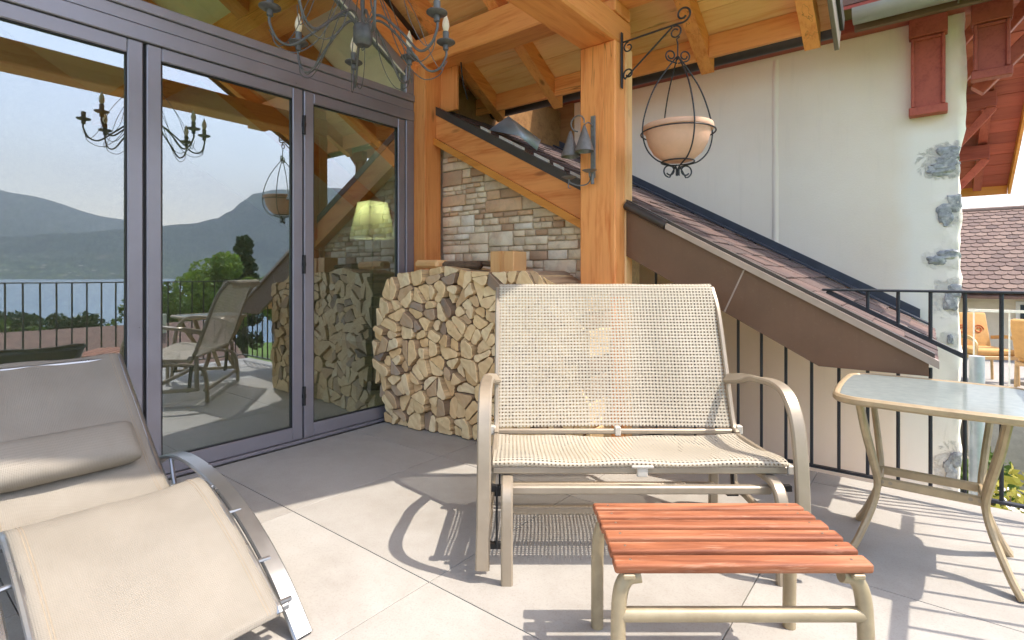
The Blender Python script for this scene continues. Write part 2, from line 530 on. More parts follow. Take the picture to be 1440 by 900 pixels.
def m_fabric():
    m = NT('chaise_fabric')
    uv = m.n('UVMap').outputs[0]
    oc = m.coords((1, 1, 1))
    w = m.n('TexWave', wave_type='BANDS', bands_direction='X'); m.l(uv, w.inputs['Vector']); w.inputs['Scale'].default_value = 10.5
    w2 = m.n('TexWave', wave_type='BANDS', bands_direction='Y'); m.l(uv, w2.inputs['Vector']); w2.inputs['Scale'].default_value = 10.5
    wv = m.math('MULTIPLY', w.outputs['Fac'], w2.outputs['Fac'])
    n = m.noise(oc, 4, 5, 0.6); n2 = m.noise(oc, 1.6, 3)
    col = m.ramp(n, [(0.3, C(143, 137, 126)), (0.7, C(156, 150, 139))])
    col = m.mix(m.math('MULTIPLY', wv, 0.25), col, C(112, 106, 95))
    col = m.mix(m.ramp(n2, [(0.4, (0, 0, 0)), (0.75, (0.25, 0.25, 0.25))]), col, C(140, 130, 114))
    d = m.pbsdf(col, 0.62, 0, m.bump(m.math('ADD', wv, m.math('MULTIPLY', n, 2.0)), 0.35, 0.004), 0.35)
    t = m.n('BsdfTranslucent'); m.l(col, t.inputs[0])
    mx = m.n('MixShader', i_0=0.15); m.l(d, mx.inputs[1]); m.l(t.outputs[0], mx.inputs[2])
    m.surf(mx.outputs[0])
m_fabric()

m_simple('seam_thread', C(150, 138, 120), 0.8)
def m_glass():
    m = NT('facade_glass')
    g = m.n('BsdfGlossy', i_Roughness=0.0); m.l(m.bump(m.noise(m.coords((1, 1, 0.5)), 1.6, 1), 0.012, 0.05), g.inputs['Normal']); g.inputs['Color'].default_value = (0.78, 0.86, 0.94, 1)
    t = m.n('BsdfTransparent'); t.inputs[0].default_value = (0.50, 0.54, 0.48, 1)
    f = m.n('Fresnel', i_IOR=2.1)
    fac = m.math('ADD', m.math('MULTIPLY', f.outputs[0], 0.6), 0.30)
    mx = m.n('MixShader'); m.l(fac, mx.inputs[0]); m.l(t.outputs[0], mx.inputs[1]); m.l(g.outputs[0], mx.inputs[2])
    m.surf(mx.outputs[0])
    m = NT('clear_glass')
    g = m.n('BsdfGlossy', i_Roughness=0.0); g.inputs['Color'].default_value = (0.9, 0.92, 0.9, 1)
    t = m.n('BsdfTransparent'); t.inputs[0].default_value = (0.92, 0.93, 0.88, 1)
    f = m.n('Fresnel', i_IOR=1.6)
    fac = m.math('ADD', m.math('MULTIPLY', f.outputs[0], 0.9), 0.06)
    mx = m.n('MixShader'); m.l(fac, mx.inputs[0]); m.l(t.outputs[0], mx.inputs[1]); m.l(g.outputs[0], mx.inputs[2])
    m.surf(mx.outputs[0])
    m = NT('table_glass')
    oc = m.coords((1, 1, 1)); n = m.noise(oc, 30, 4)
    p = m.pbsdf(m.ramp(n, [(0.3, C(148, 157, 155)), (0.7, C(168, 176, 174))]), 0.12, 0, m.bump(n, 0.12, 0.003), 0.6)
    t = m.n('BsdfTranslucent'); t.inputs[0].default_value = C(190, 205, 205)
    mx = m.n('MixShader', i_0=0.3); m.l(p, mx.inputs[1]); m.l(t.outputs[0], mx.inputs[2])
    m.surf(mx.outputs[0])
m_glass()

def m_bulb():
    m = NT('bulb')
    p = m.pbsdf(C(250, 244, 228), 0.15, 0, None, 0.6)
    t = m.n('BsdfTranslucent'); t.inputs[0].default_value = C(250, 240, 215)
    mx = m.n('MixShader', i_0=0.45); m.l(p, mx.inputs[1]); m.l(t.outputs[0], mx.inputs[2]); m.surf(mx.outputs[0])
    m = NT('lamp_shade')
    p = m.pbsdf(C(232, 234, 214), 0.8)
    t = m.n('BsdfTranslucent'); t.inputs[0].default_value = C(232, 232, 205)
    mx = m.n('MixShader', i_0=0.4); m.l(p, mx.inputs[1]); m.l(t.outputs[0], mx.inputs[2]); m.surf(mx.outputs[0])
m_bulb()

def m_wall():
    """old white render with rough grey stone patches along its corner"""
    m = NT('white_render')
    tc = m.n('TexCoord').outputs['Object']
    v = m.coords((1, 1, 1))
    n = m.noise(v, 1.1, 5, 0.6); nf = m.noise(v, 70, 5, 0.7); nm = m.noise(v, 14, 6, 0.75)
    col = m.ramp(n, [(0.3, C(236, 219, 199)), (0.7, C(243, 229, 211))])
    # newer, whiter render along the corner
    s = m.n('SeparateXYZ'); m.l(tc, s.inputs[0])
    edge = m.math('ADD', s.outputs[0], m.math('MULTIPLY', m.math('SUBTRACT', n, 0.5), 0.25))
    fresh = m.ramp(edge, [(0.0, (0, 0, 0)), (1, (1, 1, 1))])
    fr = m.n('MapRange'); m.l(edge, fr.inputs[0]); fr.inputs[1].default_value = 1.78; fr.inputs[2].default_value = 1.9
    zl = m.n('MapRange'); m.l(s.outputs[2], zl.inputs[0]); zl.inputs[1].default_value = 5.45; zl.inputs[2].default_value = 5.3
    col = m.mix(m.math('MULTIPLY', m.math('MULTIPLY', fr.outputs[0], zl.outputs[0]), 0.8), col, C(243, 236, 225))
    # fine vertical runs and stains
    runs = m.noise(m.coords((9, 9, 0.7)), 2.0, 5, 0.65)
    col = m.mix(m.ramp(runs, [(0.55, (0, 0, 0)), (0.8, (0.10, 0.10, 0.10))]), col, C(160, 150, 138))
    # stone patches: (x, z, rx, rz)
    tot = None
    for (x, z, rx, rz, sg) in ((0.10, 1.90, 0.15, 0.13, 1.0), (0.13, 1.54, 0.09, 0.12, 0.8), (0.08, 1.20, 0.13, 0.08, 0.35), (0.12, 0.92, 0.12, 0.13, 0.75), (0.13, 0.62, 0.08, 0.05, 0.5), (0.04, 0.12, 0.20, 0.035, 0.6), (0.13, -0.28, 0.10, 0.14, 0.8)):
        a = m.math('DIVIDE', m.math('SUBTRACT', s.outputs[0], x + 2.0), rx); b = m.math('DIVIDE', m.math('SUBTRACT', s.outputs[2], z + 3.2), rz)
        d = m.math('ADD', m.math('MULTIPLY', a, a), m.math('MULTIPLY', b, b))
        d = m.math('ADD', d, m.math('MULTIPLY', m.math('SUBTRACT', m.noise(v, 9, 8, 0.8, 0.6), 0.5), 6.5))
        k = m.n('MapRange'); m.l(d, k.inputs[0]); k.inputs[1].default_value = 1.05; k.inputs[2].default_value = 0.45; k.inputs[4].default_value = sg
        tot = k.outputs[0] if tot is None else m.math('MAXIMUM', tot, k.outputs[0])
    sc = m.ramp(m.noise(m.coords((1, 1, 1)), 34, 6, 0.75), [(0.34, C(92, 95, 100)), (0.5, C(138, 140, 143)), (0.62, C(186, 186, 184)), (0.7, C(226, 224, 220))])
    col = m.mix(m.math('MULTIPLY', tot, 0.42), col, sc)
    h = m.math('ADD', m.math('MULTIPLY', nf, 0.12), m.math('MULTIPLY', nm, m.math('ADD', m.math('MULTIPLY', tot, 0.9), 0.05)))
    m.surf(m.pbsdf(col, 0.9, 0, m.bump(h, 0.7, 0.02), 0.15))
m_wall()

def m_tiles():
    for nm, stops in (('roof_tile', [(0, C(84, 66, 62)), (0.3, C(68, 56, 55)), (0.6, C(96, 74, 68)), (0.85, C(58, 50, 50)), (1, C(104, 80, 72))]),
                      ('scallop_tile', [(0, C(112, 90, 80)), (0.4, C(98, 78, 70)), (0.7, C(122, 100, 88)), (1, C(86, 68, 62))])):
        m = NT(nm)
        oi = m.n('ObjectInfo')
        b = m.ramp(oi.outputs['Random'], stops)
        v = m.coords((1, 1, 1), 13.0); n = m.noise(v, 22, 6, 0.7)
        col = m.mix(m.ramp(n, [(0.45, (0, 0, 0)), (0.8, (0.4, 0.4, 0.4))]), b, C(128, 116, 108))
        m.surf(m.pbsdf(col, 0.75, 0, m.bump(n, 0.4, 0.006), 0.4))
m_tiles()

def m_leaf(name, a, b):
    m = NT(name)
    v = m.coords((1, 1, 1), 5.0); n = m.noise(v, 0.9, 5, 0.7)
    col = m.ramp(n, [(0.3, a), (0.7, b)])
    d = m.pbsdf(col, 0.55, 0, None, 0.3)
    t = m.n('BsdfTranslucent'); m.l(col, t.inputs[0])
    mx = m.n('MixShader', i_0=0.35); m.l(d, mx.inputs[1]); m.l(t.outputs[0], mx.inputs[2]); m.surf(mx.outputs[0])
m_leaf('leaf_mid', C(62, 86, 34), C(106, 130, 56))
m_leaf('leaf_dark', C(34, 56, 32), C(62, 84, 46))
m_leaf('leaf_bright', C(92, 122, 42), C(146, 166, 74))
m_leaf('leaf_yellow', C(120, 124, 44), C(190, 180, 90))
m_simple('blossom', C(236, 226, 214), 0.7)

def m_ground():
    m = NT('terrain')
    v = m.coords((1, 1, 1))
    a = m.noise(v, 0.004, 8, 0.65); b = m.noise(v, 0.35, 6, 0.65); c = m.noise(v, 0.02, 6, 0.6)
    g = m.ramp(b, [(0.3, C(70, 96, 42)), (0.7, C(122, 146, 74))])
    far = m.ramp(c, [(0.35, C(32, 48, 36)), (0.52, C(48, 66, 44)), (0.66, C(100, 112, 72)), (0.74, C(150, 144, 110))])
    rock = m.ramp(a, [(0.42, C(22, 34, 28)), (0.52, C(44, 58, 42)), (0.6, C(34, 48, 36)), (0.68, C(110, 106, 92))])
    geo = m.n('NewGeometry'); s = m.n('SeparateXYZ'); m.l(geo.outputs['Position'], s.inputs[0])
    dist = m.n('VectorMath', operation='LENGTH'); m.l(geo.outputs['Position'], dist.inputs[0])
    f1 = m.n('MapRange'); m.l(dist.outputs['Value'], f1.inputs[0]); f1.inputs[1].default_value = 200; f1.inputs[2].default_value = 900
    f2 = m.n('MapRange'); m.l(s.outputs[2], f2.inputs[0]); f2.inputs[1].default_value = 60; f2.inputs[2].default_value = 200
    col = m.mix(f1.outputs[0], g, far)
    vo = m.n('TexVoronoi'); m.l(v, vo.inputs['Vector']); vo.inputs['Scale'].default_value = 0.012
    vd = m.ramp(vo.outputs['Distance'], [(0.18, (1, 1, 1)), (0.24, (0, 0, 0))])
    town = m.math('MULTIPLY', m.math('MULTIPLY', vd, f1.outputs[0]), m.ramp(m.noise(v, 0.0016, 4), [(0.45, (0, 0, 0)), (0.6, (1, 1, 1))]))
    col = m.mix(m.math('MULTIPLY', town, 0.8), col, C(214, 204, 190))
    col = m.mix(f2.outputs[0], col, rock)
    m.surf(m.pbsdf(col, 0.95, 0, None, 0.1))
    m = NT('lake')
    v = m.coords((1, 1, 1))
    n = m.noise(v, 0.05, 6, 0.6)
    m.surf(m.pbsdf(m.ramp(n, [(0.3, C(66, 104, 128)), (0.7, C(80, 118, 140))]), 0.25, 0, m.bump(n, 0.12, 2.0), 0.6))
m_ground()

# ------------------------------------------------------------------ setting: terrain, lake, terrace floor
def prof(tab, x):
    if x <= tab[0][0]: return tab[0][1]
    for (a, b), (c, d) in zip(tab, tab[1:]):
        if x <= c:
            t = (x - a) / (c - a); t = t * t * (3 - 2 * t)
            return b + (d - b) * t
    return tab[-1][1]

# crest heights (metres above the terrace) by bearing from +x towards +y, in degrees
RIDGE_NEAR = [(-180, 500), (-60, 300), (-20, 330), (0, 330), (8, 345), (12, 400), (16, 460), (20.5, 540), (22.5, 600), (24, 700), (25, 820), (26, 900), (28, 960), (33, 1010), (40, 980), (50, 820), (70, 500), (110, 420), (180, 500)]
RIDGE_FAR = [(-180, 600), (-60, 900), (-25, 1300), (0, 1400), (6, 1290), (9, 1180), (15, 920), (19, 700), (30, 520), (90, 500), (180, 600)]
LAKE_Z = -25.0
def ground_z(x, y):
    r = math.hypot(x, y); th = math.degrees(math.atan2(y, x))
    nz = noise.noise(Vector((x * 0.0009, y * 0.0009, 3.1))) + 0.5 * noise.noise(Vector((x * 0.0025, y * 0.0025, 9.0)))
    lakey = max(0.0, min(1.0, (105 - abs(th)) / 25.0))
    near = prof([(0, -3.2), (9, -3.2), (30, -6.0), (80, -10.5), (200, -22), (260, -30), (400, -45)], r)
    land = prof([(0, -3.2), (20, -3.2), (300, 25), (3000, 220), (14000, 600)], r)
    if r < 400:
        z = near * lakey + land * (1 - lakey)
    else:
        z = -45 * lakey + land * (1 - lakey)
    if r > 4300:
        shore = prof([(4300, 0), (4700, 24), (5100, 40)], r)
        b = prof(RIDGE_NEAR, th); a = prof(RIDGE_FAR, th)
        hb = prof([(4900, 0), (5600, 0.42), (6400, 1.0), (7200, 0.7), (8200, 0.3)], r) * b
        ha = prof([(7400, 0), (9000, 0.6), (10500, 1.0), (13500, 0.75)], r) * a
        z2 = max(hb, ha) * (1 + 0.10 * nz * (1 if r < 6000 or 6900 < r < 9500 else 0.25))
        z = z + (shore + z2) * (0.35 + 0.65 * lakey)
    elif r > 60:
        z += nz * min(1, r / 400) * 6 * (1 - lakey)
    return z

def build_terrain():
    rings = [0.0, 4, 9, 14, 20, 27, 36, 48, 64, 84, 110, 145, 190, 230, 260, 320, 400, 600, 1000, 1800, 3000, 4000, 4300, 4450, 4600, 4750, 4900, 5050, 5200, 5350, 5500, 5650, 5800, 5950, 6100, 6250, 6400, 6600, 6800, 7000, 7300, 7600, 7900, 8200, 8600, 9000, 9400, 9800, 10200, 10500, 11000, 12000, 13500]
    # finer bearings where the lake is
    ths = []
    t = -180.0
    while t < 180:
        ths.append(t); t += 0.6 if -15 <= t < 60 else 4.0
    n = len(ths); vs = []; fs = []
    vs.append((0, 0, -3.2))
    for r in rings[1:]:
        for t in ths:
            x = r * math.cos(math.radians(t)); y = r * math.sin(math.radians(t))
            vs.append((x, y, ground_z(x, y)))
    for j in range(n): fs.append((0, 1 + j, 1 + (j + 1) % n))
    for i in range(len(rings) - 2):
        for j in range(n):
            a = 1 + i * n; b = 1 + (i + 1) * n
            fs.append((a + j, b + j, b + (j + 1) % n, a + (j + 1) % n))
    struct('terrain', MB().add(vs, fs), 'terrain', ang=80, fix=False)
build_terrain()
def build_lake():
    N = 96; vs = []; fs = []
    for r in (150.0, 5400.0):
        for j in range(N + 1):
            t = math.radians(-110 + 220 * j / N)
            vs.append((r * math.cos(t), r * math.sin(t), LAKE_Z))
    for j in range(N): fs.append((j, N + 1 + j, N + 2 + j, j + 1))
    struct('lake', MB().add(vs, fs), 'lake', fix=False)
build_lake()

X_GLASS = -3.18      # plane of the glazed facade
X_EDGE, Y_EDGE = 0.62, 3.33
floor = struct('terrace_floor', MB().box(X_GLASS - 0.02, X_EDGE, -3.6, Y_EDGE, -0.30, -0.0135), 'grout')
def build_tiles():
    xs = [X_GLASS + 0.03] + [-1.384 + 0.903 * k for k in range(-1, 3)] + [X_EDGE - 0.004]
    xs = [x for x in xs if X_GLASS + 0.02 < x <= X_EDGE - 0.004]
    ys = [-3.596] + [1.286 + 0.931 * k for k in range(-5, 3)] + [Y_EDGE - 0.004]
    g = 0.0019
    for a, b in zip(xs, xs[1:]):
        for c, d in zip(ys, ys[1:]):
            if d - c < 0.05: continue
            o = MB().box(a + g, b - g, c + g, d - g, -0.0125, U(-0.0006, 0.0), 0.0008).build('tile', 'tile', floor)
build_tiles()

# masonry under the terrace
m_simple('base_render', C(190, 182, 170), 0.9)
base = thing('terrace_base', 'pale rendered masonry base below the tiled terrace', 'wall', (-1.3, 0, -3.3))
MB().box(X_GLASS, X_EDGE - 0.08, -3.5, Y_EDGE - 0.08, -3.3, -0.302).build('wall', 'base_render', base)

def m_inner():
    m = NT('inner_glass')
    t = m.n('BsdfTransparent'); t.inputs[0].default_value = (0.88, 0.90, 0.86, 1); m.surf(t.outputs[0])
m_inner()
def pane(mb, mat, parent):
    o = mb.build('pane', [mat, 'inner_glass'], parent, smooth=False)
    for p in o.data.polygons:
        p.material_index = 0 if p.normal.x > 0.5 else 1
    return o
# ------------------------------------------------------------------ house: glazed facade and the room behind it
fac = thing('glazed_facade', 'grey aluminium glazed facade with folding glass doors and sloping window above', 'glass doors', (X_GLASS, 1.4, 0))
PIT = 0.60
def z_rake(y): return 4.33 - PIT * y
XF0, XF1 = X_GLASS - 0.06, X_GLASS + 0.015
Y_L, Y_R = -1.0, 2.785
b = MB()
b.box(XF0, XF1, Y_L, Y_R, 0.0, 0.022, 0.004)                                 # threshold
b.box(XF0, XF1, 2.705, Y_R, 0.023, 2.279, 0.004)                               # right jamb
b.box(XF0, XF1 + 0.004, Y_L, Y_R, 2.28, 2.36, 0.004)
b.box(XF0, XF1 - 0.004, Y_L, Y_R, 2.362, 2.43, 0.004)
b.box(XF0, XF1 + 0.008, Y_L, Y_R, 2.432, 2.485, 0.004)
b.build('outer_frame', 'alu_frame', fac)
# sloping window over the transom bar
tw = MB()
tw.beam((X_GLASS - 0.022, Y_L, z_rake(Y_L) - 0.04), (X_GLASS - 0.022, 2.70, z_rake(2.70) - 0.04), 0.07, 0.075, ch=0.004)
tw.box(X_GLASS - 0.058, X_GLASS + 0.013, 2.705, 2.785, 2.487, z_rake(2.745) + 0.02, 0.004)
tr = tw.build('transom_window', 'alu_frame', fac)
pane(MB().prism([(Y_L, 2.49), (2.703, 2.49), (2.703, z_rake(2.703) - 0.08), (Y_L, z_rake(Y_L) - 0.08)], 'x', X_GLASS - 0.03, X_GLASS - 0.022), 'clear_glass', tr)
sl = MB()
sl.beam((X_GLASS + 0.004, Y_L, z_rake(Y_L) - 0.083), (X_GLASS + 0.004, 2.70, z_rake(2.70) - 0.083), 0.012, 0.008)
sl.build('glazing_bead', 'white_plastic', tr)
def leaf(y0, y1, hinge):
    x0, x1 = X_GLASS - 0.045, X_GLASS + 0.006
    z0, z1 = 0.025, 2.277
    st = 0.068
    f = MB()
    f.box(x0, x1, y0, y0 + st, z0, z1, 0.005); f.box(x0, x1, y1 - st, y1, z0, z1, 0.005)
    f.box(x0, x1, y0 + st, y1 - st, z0, z0 + 0.085, 0.005); f.box(x0, x1, y0 + st, y1 - st, z1 - 0.072, z1, 0.005)
    d = f.build('door_leaf', 'alu_frame', fac)
    pane(MB().box(X_GLASS - 0.024, X_GLASS - 0.016, y0 + st - 0.004, y1 - st + 0.004, z0 + 0.082, z1 - 0.069), 'facade_glass', d)
    s = MB(); t = 0.006
    a, bb, c, dd = y0 + st, y1 - st, z0 + 0.085, z1 - 0.072
    for q in ((a, a + t, c, dd), (bb - t, bb, c, dd), (a + t, bb - t, c, c + t), (a + t, bb - t, dd - t, dd)):
        s.box(X_GLASS - 0.0155, X_GLASS - 0.002, q[0], q[1], q[2], q[3])
    s.build('seal', 'black_rubber', d)
    if hinge is not None:
        for z in (0.30, 1.15, 2.05):
            h = MB(); h.lathe([(0.011, -0.06), (0.011, 0.06)], (x1 + 0.006, hinge, z), 10)
            h.lathe([(0.013, -0.012), (0.013, 0.012)], (x1 + 0.006, hinge, z), 10)
            h.build('hinge', 'black_rubber', d)
leaf(-0.995, -0.005, None)
leaf(0.005, 0.968, None)
leaf(0.984, 1.852, 1.857)
leaf(1.862, 2.702, None)
# black strips put in as the shade in the gaps between leaves
MB().box(X_GLASS - 0.04, X_GLASS - 0.012, 0.970, 0.982, 0.025, 2.277).build('gap_strip', 'black_rubber', fac)
MB().box(X_GLASS - 0.04, X_GLASS - 0.012, 1.8535, 1.8605, 0.025, 2.277).build('gap_strip', 'black_rubber', fac)
# timber over the rake of the glazing
rb = MB(); rb.prism([(Y_L, z_rake(Y_L) + 0.002), (2.80, z_rake(2.80) + 0.002), (2.80, z_rake(2.80) + 0.27), (Y_L, z_rake(Y_L) + 0.27)], 'x', X_GLASS - 0.07, X_GLASS + 0.02)
rb.build('rake_board', 'timber_y', fac)

room_f = struct('interior_floor', MB().box(-8.4, X_GLASS - 0.065, -3.4, 5.2, -0.2, 0.0), 'interior_floor')
rw = MB(); rw.box(-8.5, -8.4, 0.6, 5.3, -0.2, 5.6); rw.box(-8.5, -8.4, -3.5, 0.598, -0.2, 0.8); rw.box(-8.5, -8.4, -3.5, 0.598, 3.0, 5.6); rw.box(-8.4, X_GLASS - 0.07, 5.2, 5.3, -0.2, 4.4)
rw.box(-8.4, -7.9, -3.5, -3.4, -0.2, 4.0); rw.box(-3.7, X_GLASS - 0.07, -3.5, -3.4, -0.2, 4.0)
struct('interior_wall', rw, 'interior_wall')
rwf = MB(); rwf.box(X_GLASS - 0.12, X_GLASS + 0.0, -3.4, Y_L - 0.003, 0.0, 5.0)
struct('side_wall', MB().box(X_GLASS - 0.12, X_GLASS + 0.02, 2.965, 5.2, -3.3, 2.86), 'ply')
struct('facade_wall', rwf, 'cream_render')
ic = MB()
ic.prism([(-1.2, 4.62 + 0.72), (5.3, 4.62 - PIT * 5.3), (5.3, 4.66 - PIT * 5.3), (-1.2, 4.66 + 0.72)], 'x', -8.5, X_GLASS - 0.075)
ic.prism([(-1.2, 5.34), (-1.2, 5.38), (-3.5, 4.0), (-3.5, 3.96)], 'x', -8.5, X_GLASS - 0.075)
struct('interior_ceiling', ic, 'interior_ceiling')
for x in (-4.3, -5.6):
    o = MB().beam((x, -1.2, 5.2), (x, 5.2, 5.2 - PIT * 6.4), 0.18, 0.22).build('ceiling_beam', 'timber_y')
    tag(o, 'wooden ceiling beam inside the room behind the sloping window', 'beam', 'beams inside the room')
o = MB().box(-8.4, X_GLASS - 0.08, 2.0, 2.2, 3.0, 3.25).build('tie_beam', 'timber_x'); tag(o, 'horizontal timber inside the room crossing under the pale ceiling', 'beam')

# floor lamp in the room
lamp = thing('floor_lamp', 'floor lamp with pale tapered square shade standing behind the glass door', 'lamp', (-4.2, 3.17, 0))
lx, ly = -4.2, 3.17
def quad_ring(s, z): return [Vector((lx - s, ly - s, z)), Vector((lx + s, ly - s, z)), Vector((lx + s, ly + s, z)), Vector((lx - s, ly + s, z))]
b = MB(); vs = quad_ring(0.155, 1.43) + quad_ring(0.10, 1.78) + quad_ring(0.150, 1.43) + quad_ring(0.095, 1.78)
fs = []
for k in range(4):
    j = (k + 1) % 4
    fs += [(k, j, 4 + j, 4 + k), (8 + j, 8 + k, 12 + k, 12 + j), (k, 8 + k, 8 + j, j), (4 + k, 4 + j, 12 + j, 12 + k)]
b.add(vs, fs).build('lamp_shade', 'lamp_shade', lamp, smooth=False)
MB().lathe([(0.009, 0.02), (0.009, 1.6)], (lx, ly, 0), 10).build('pole', 'lamp_pole', lamp)
MB().lathe([(0.14, 0.0), (0.14, 0.015), (0.03, 0.03)], (lx, ly, 0), 24).build('base', 'lamp_pole', lamp)
MB().lathe([(0.012, 1.55), (0.03, 1.60), (0.03, 1.63), (0.01, 1.66)], (lx, ly, 0), 12).build('bulb', 'bulb', lamp)
lb = bpy.data.lights.new('lamp_fill', 'POINT'); lb.energy = 2.2; lb.shadow_soft_size = 0.04; lb.color = (1.0, 0.98, 0.92)  # weak light added so the shade shows through the glass
lbo = bpy.data.objects.new('lamp_fill', lb); COL.objects.link(lbo); lbo.parent = lamp; lbo.location = (0, 0, 1.70)

# ------------------------------------------------------------------ timber roof over the terrace
Y_EAVE, Y_RIDGE = 3.62, 0.0
X_VERGE = -0.44
def z_rb(y): return 4.61 - PIT * y          # underside of rafters
def z_bb(y): return 4.75 - PIT * y          # underside of boards
roof = thing('timber_roof', 'orange pine roof with rafters and boarded soffit over the terrace', 'roof', (-1.8, 1.2, 2.5))
NV = Vector((0, PIT, 1)).normalized()
for x in (-0.55, -1.17, -1.77, -2.37, -2.97):
    MB().prism([(Y_EAVE, z_rb(Y_EAVE) + 0.0), (Y_EAVE, z_bb(Y_EAVE) - 0.001), (Y_RIDGE, z_bb(Y_RIDGE) - 0.001), (Y_RIDGE, z_rb(Y_RIDGE))], 'x', x - 0.042, x + 0.042).build('rafter', 'timber_y', roof)
pw = 0.155
k = 0
yy = Y_EAVE + 0.05
while yy > Y_RIDGE:
    y0, y1 = yy, max(yy - pw, Y_RIDGE)
    dz = U(0, 0.003); g = 0.0025
    MB().prism([(y0 - g, z_bb(y0 - g) + dz), (y1 + g, z_bb(y1 + g) + dz), (y1 + g, z_bb(y1 + g) + 0.022 + dz), (y0 - g, z_bb(y0 - g) + 0.022 + dz)], 'x', -3.24, X_VERGE - 0.012).build('plank', 'pine_x', roof)
    yy -= pw
# eave blocking boards between rafters
ex = [-0.55, -1.17, -1.77, -2.37, -2.97, -3.25]
for a, c in zip(ex, ex[1:]):
    MB().box(c + 0.044, a - 0.044, 3.50, 3.525, z_rb(3.5) - 0.015, z_bb(3.5) - 0.012).build('blocking_board', 'timber_x', roof)
cov = MB()
cov.prism([(Y_EAVE + 0.07, z_bb(Y_EAVE + 0.07) + 0.028), (Y_RIDGE, z_bb(Y_RIDGE) + 0.028), (Y_RIDGE, z_bb(Y_RIDGE) + 0.10), (Y_EAVE + 0.07, z_bb(Y_EAVE + 0.07) + 0.10)], 'x', -3.25, X_VERGE)
cov.prism([(5.4, z_bb(5.4) + 0.028), (-1.2, z_bb(-1.2) + 0.028), (-1.2, z_bb(-1.2) + 0.10), (5.4, z_bb(5.4) + 0.10)], 'x', -8.6, -3.252)
cov.prism([(-1.202, z_bb(-1.2) + 0.028), (-1.202, z_bb(-1.2) + 0.10), (-4.2, z_bb(-1.2) - 1.70), (-4.2, z_bb(-1.2) - 1.77)], 'x', -8.6, -3.252)
cov.build('roof_covering', 'roof_far', roof)
vb = MB()
vb.beam((X_VERGE + 0.012, Y_EAVE + 0.09, z_bb(Y_EAVE + 0.09) - 0.02), (X_VERGE + 0.012, Y_RIDGE, z_bb(Y_RIDGE) - 0.02), 0.024, 0.22, ch=0.003)
vb.build('verge_board', 'grey_verge', roof)
MB().beam((X_VERGE + 0.034, Y_EAVE + 0.10, z_bb(Y_EAVE + 0.10) + 0.06), (X_VERGE + 0.034, Y_RIDGE, z_bb(Y_RIDGE) + 0.06), 0.018, 0.10, ch=0.002).build('verge_flashing', 'dark_metal', roof)
# eave gutter
def half_gutter(mb, x0, x1, y, z, r, th=0.004):
    sec = []
    for k in range(13):
        a = math.pi + math.pi * k / 12
        sec.append((y + r * math.cos(a), z + r * math.sin(a)))
    for k in range(12, -1, -1):
        a = math.pi + math.pi * k / 12
        sec.append((y + (r - th) * math.cos(a), z + (r - th) * math.sin(a)))
    mb.prism(sec, 'x', x0, x1)
g = MB(); half_gutter(g, -3.2, X_VERGE, Y_EAVE + 0.11, z_bb(Y_EAVE) - 0.005, 0.055); g.build('gutter', 'dark_metal', roof)
# tie beam, purlin, facade timbers
MB().box(-1.68, -1.44, -2.6, 3.02, 2.46, 2.625, 0.012).build('tie_beam', 'timber_y', roof)
MB().box(-3.17, X_VERGE - 0.03, 2.79, 2.99, 2.702, 2.92, 0.010).build('purlin', 'timber_x', roof)
MB().box(-3.17, X_VERGE - 0.03, 0.72, 0.92, z_rb(0.82) - 0.23, z_rb(0.82) - 0.065, 0.010).build('purlin', 'timber_x', roof)
MB().box(-1.676, -1.437, 2.80, 3.0, 2.627, 2.700, 0.005).build('packing_block', 'timber_z', roof)

post = MB().box(-1.676, -1.437, 2.80, 2.925, 0.0, 2.459, 0.008)
p1 = thing('timber_post', 'big orange timber post carrying the sconce and the planter bracket', 'post', (-1.556, 2.9, 0))
post.build('shaft', 'timber_z', p1)
MB().box(-1.676, -1.432, 2.928, 3.02, 0.0, 2.459, 0.008).build('shaft_board', 'pine_z', p1)
p2 = thing('timber_post', 'slim timber corner post between the glass doors and the stone wall', 'post', (-3.1, 2.87, 0))
MB().box(-3.235, -3.045, 2.787, 2.957, 0.0, 2.70, 0.004).build('shaft', 'timber_z', p2)
o = MB().box(-3.04, -2.86, 2.945, 2.97, 2.36, 2.70, 0.003).build('infill_board', 'timber_z', p2)
MB().tube(spline([(-2.80, 2.93, 2.70), (-2.80, 2.94, 2.62), (-2.79, 2.95, 2.53), (-2.76, 2.96, 2.42)], 5), 0.006, 6).build('cable', 'black_rubber', p2)

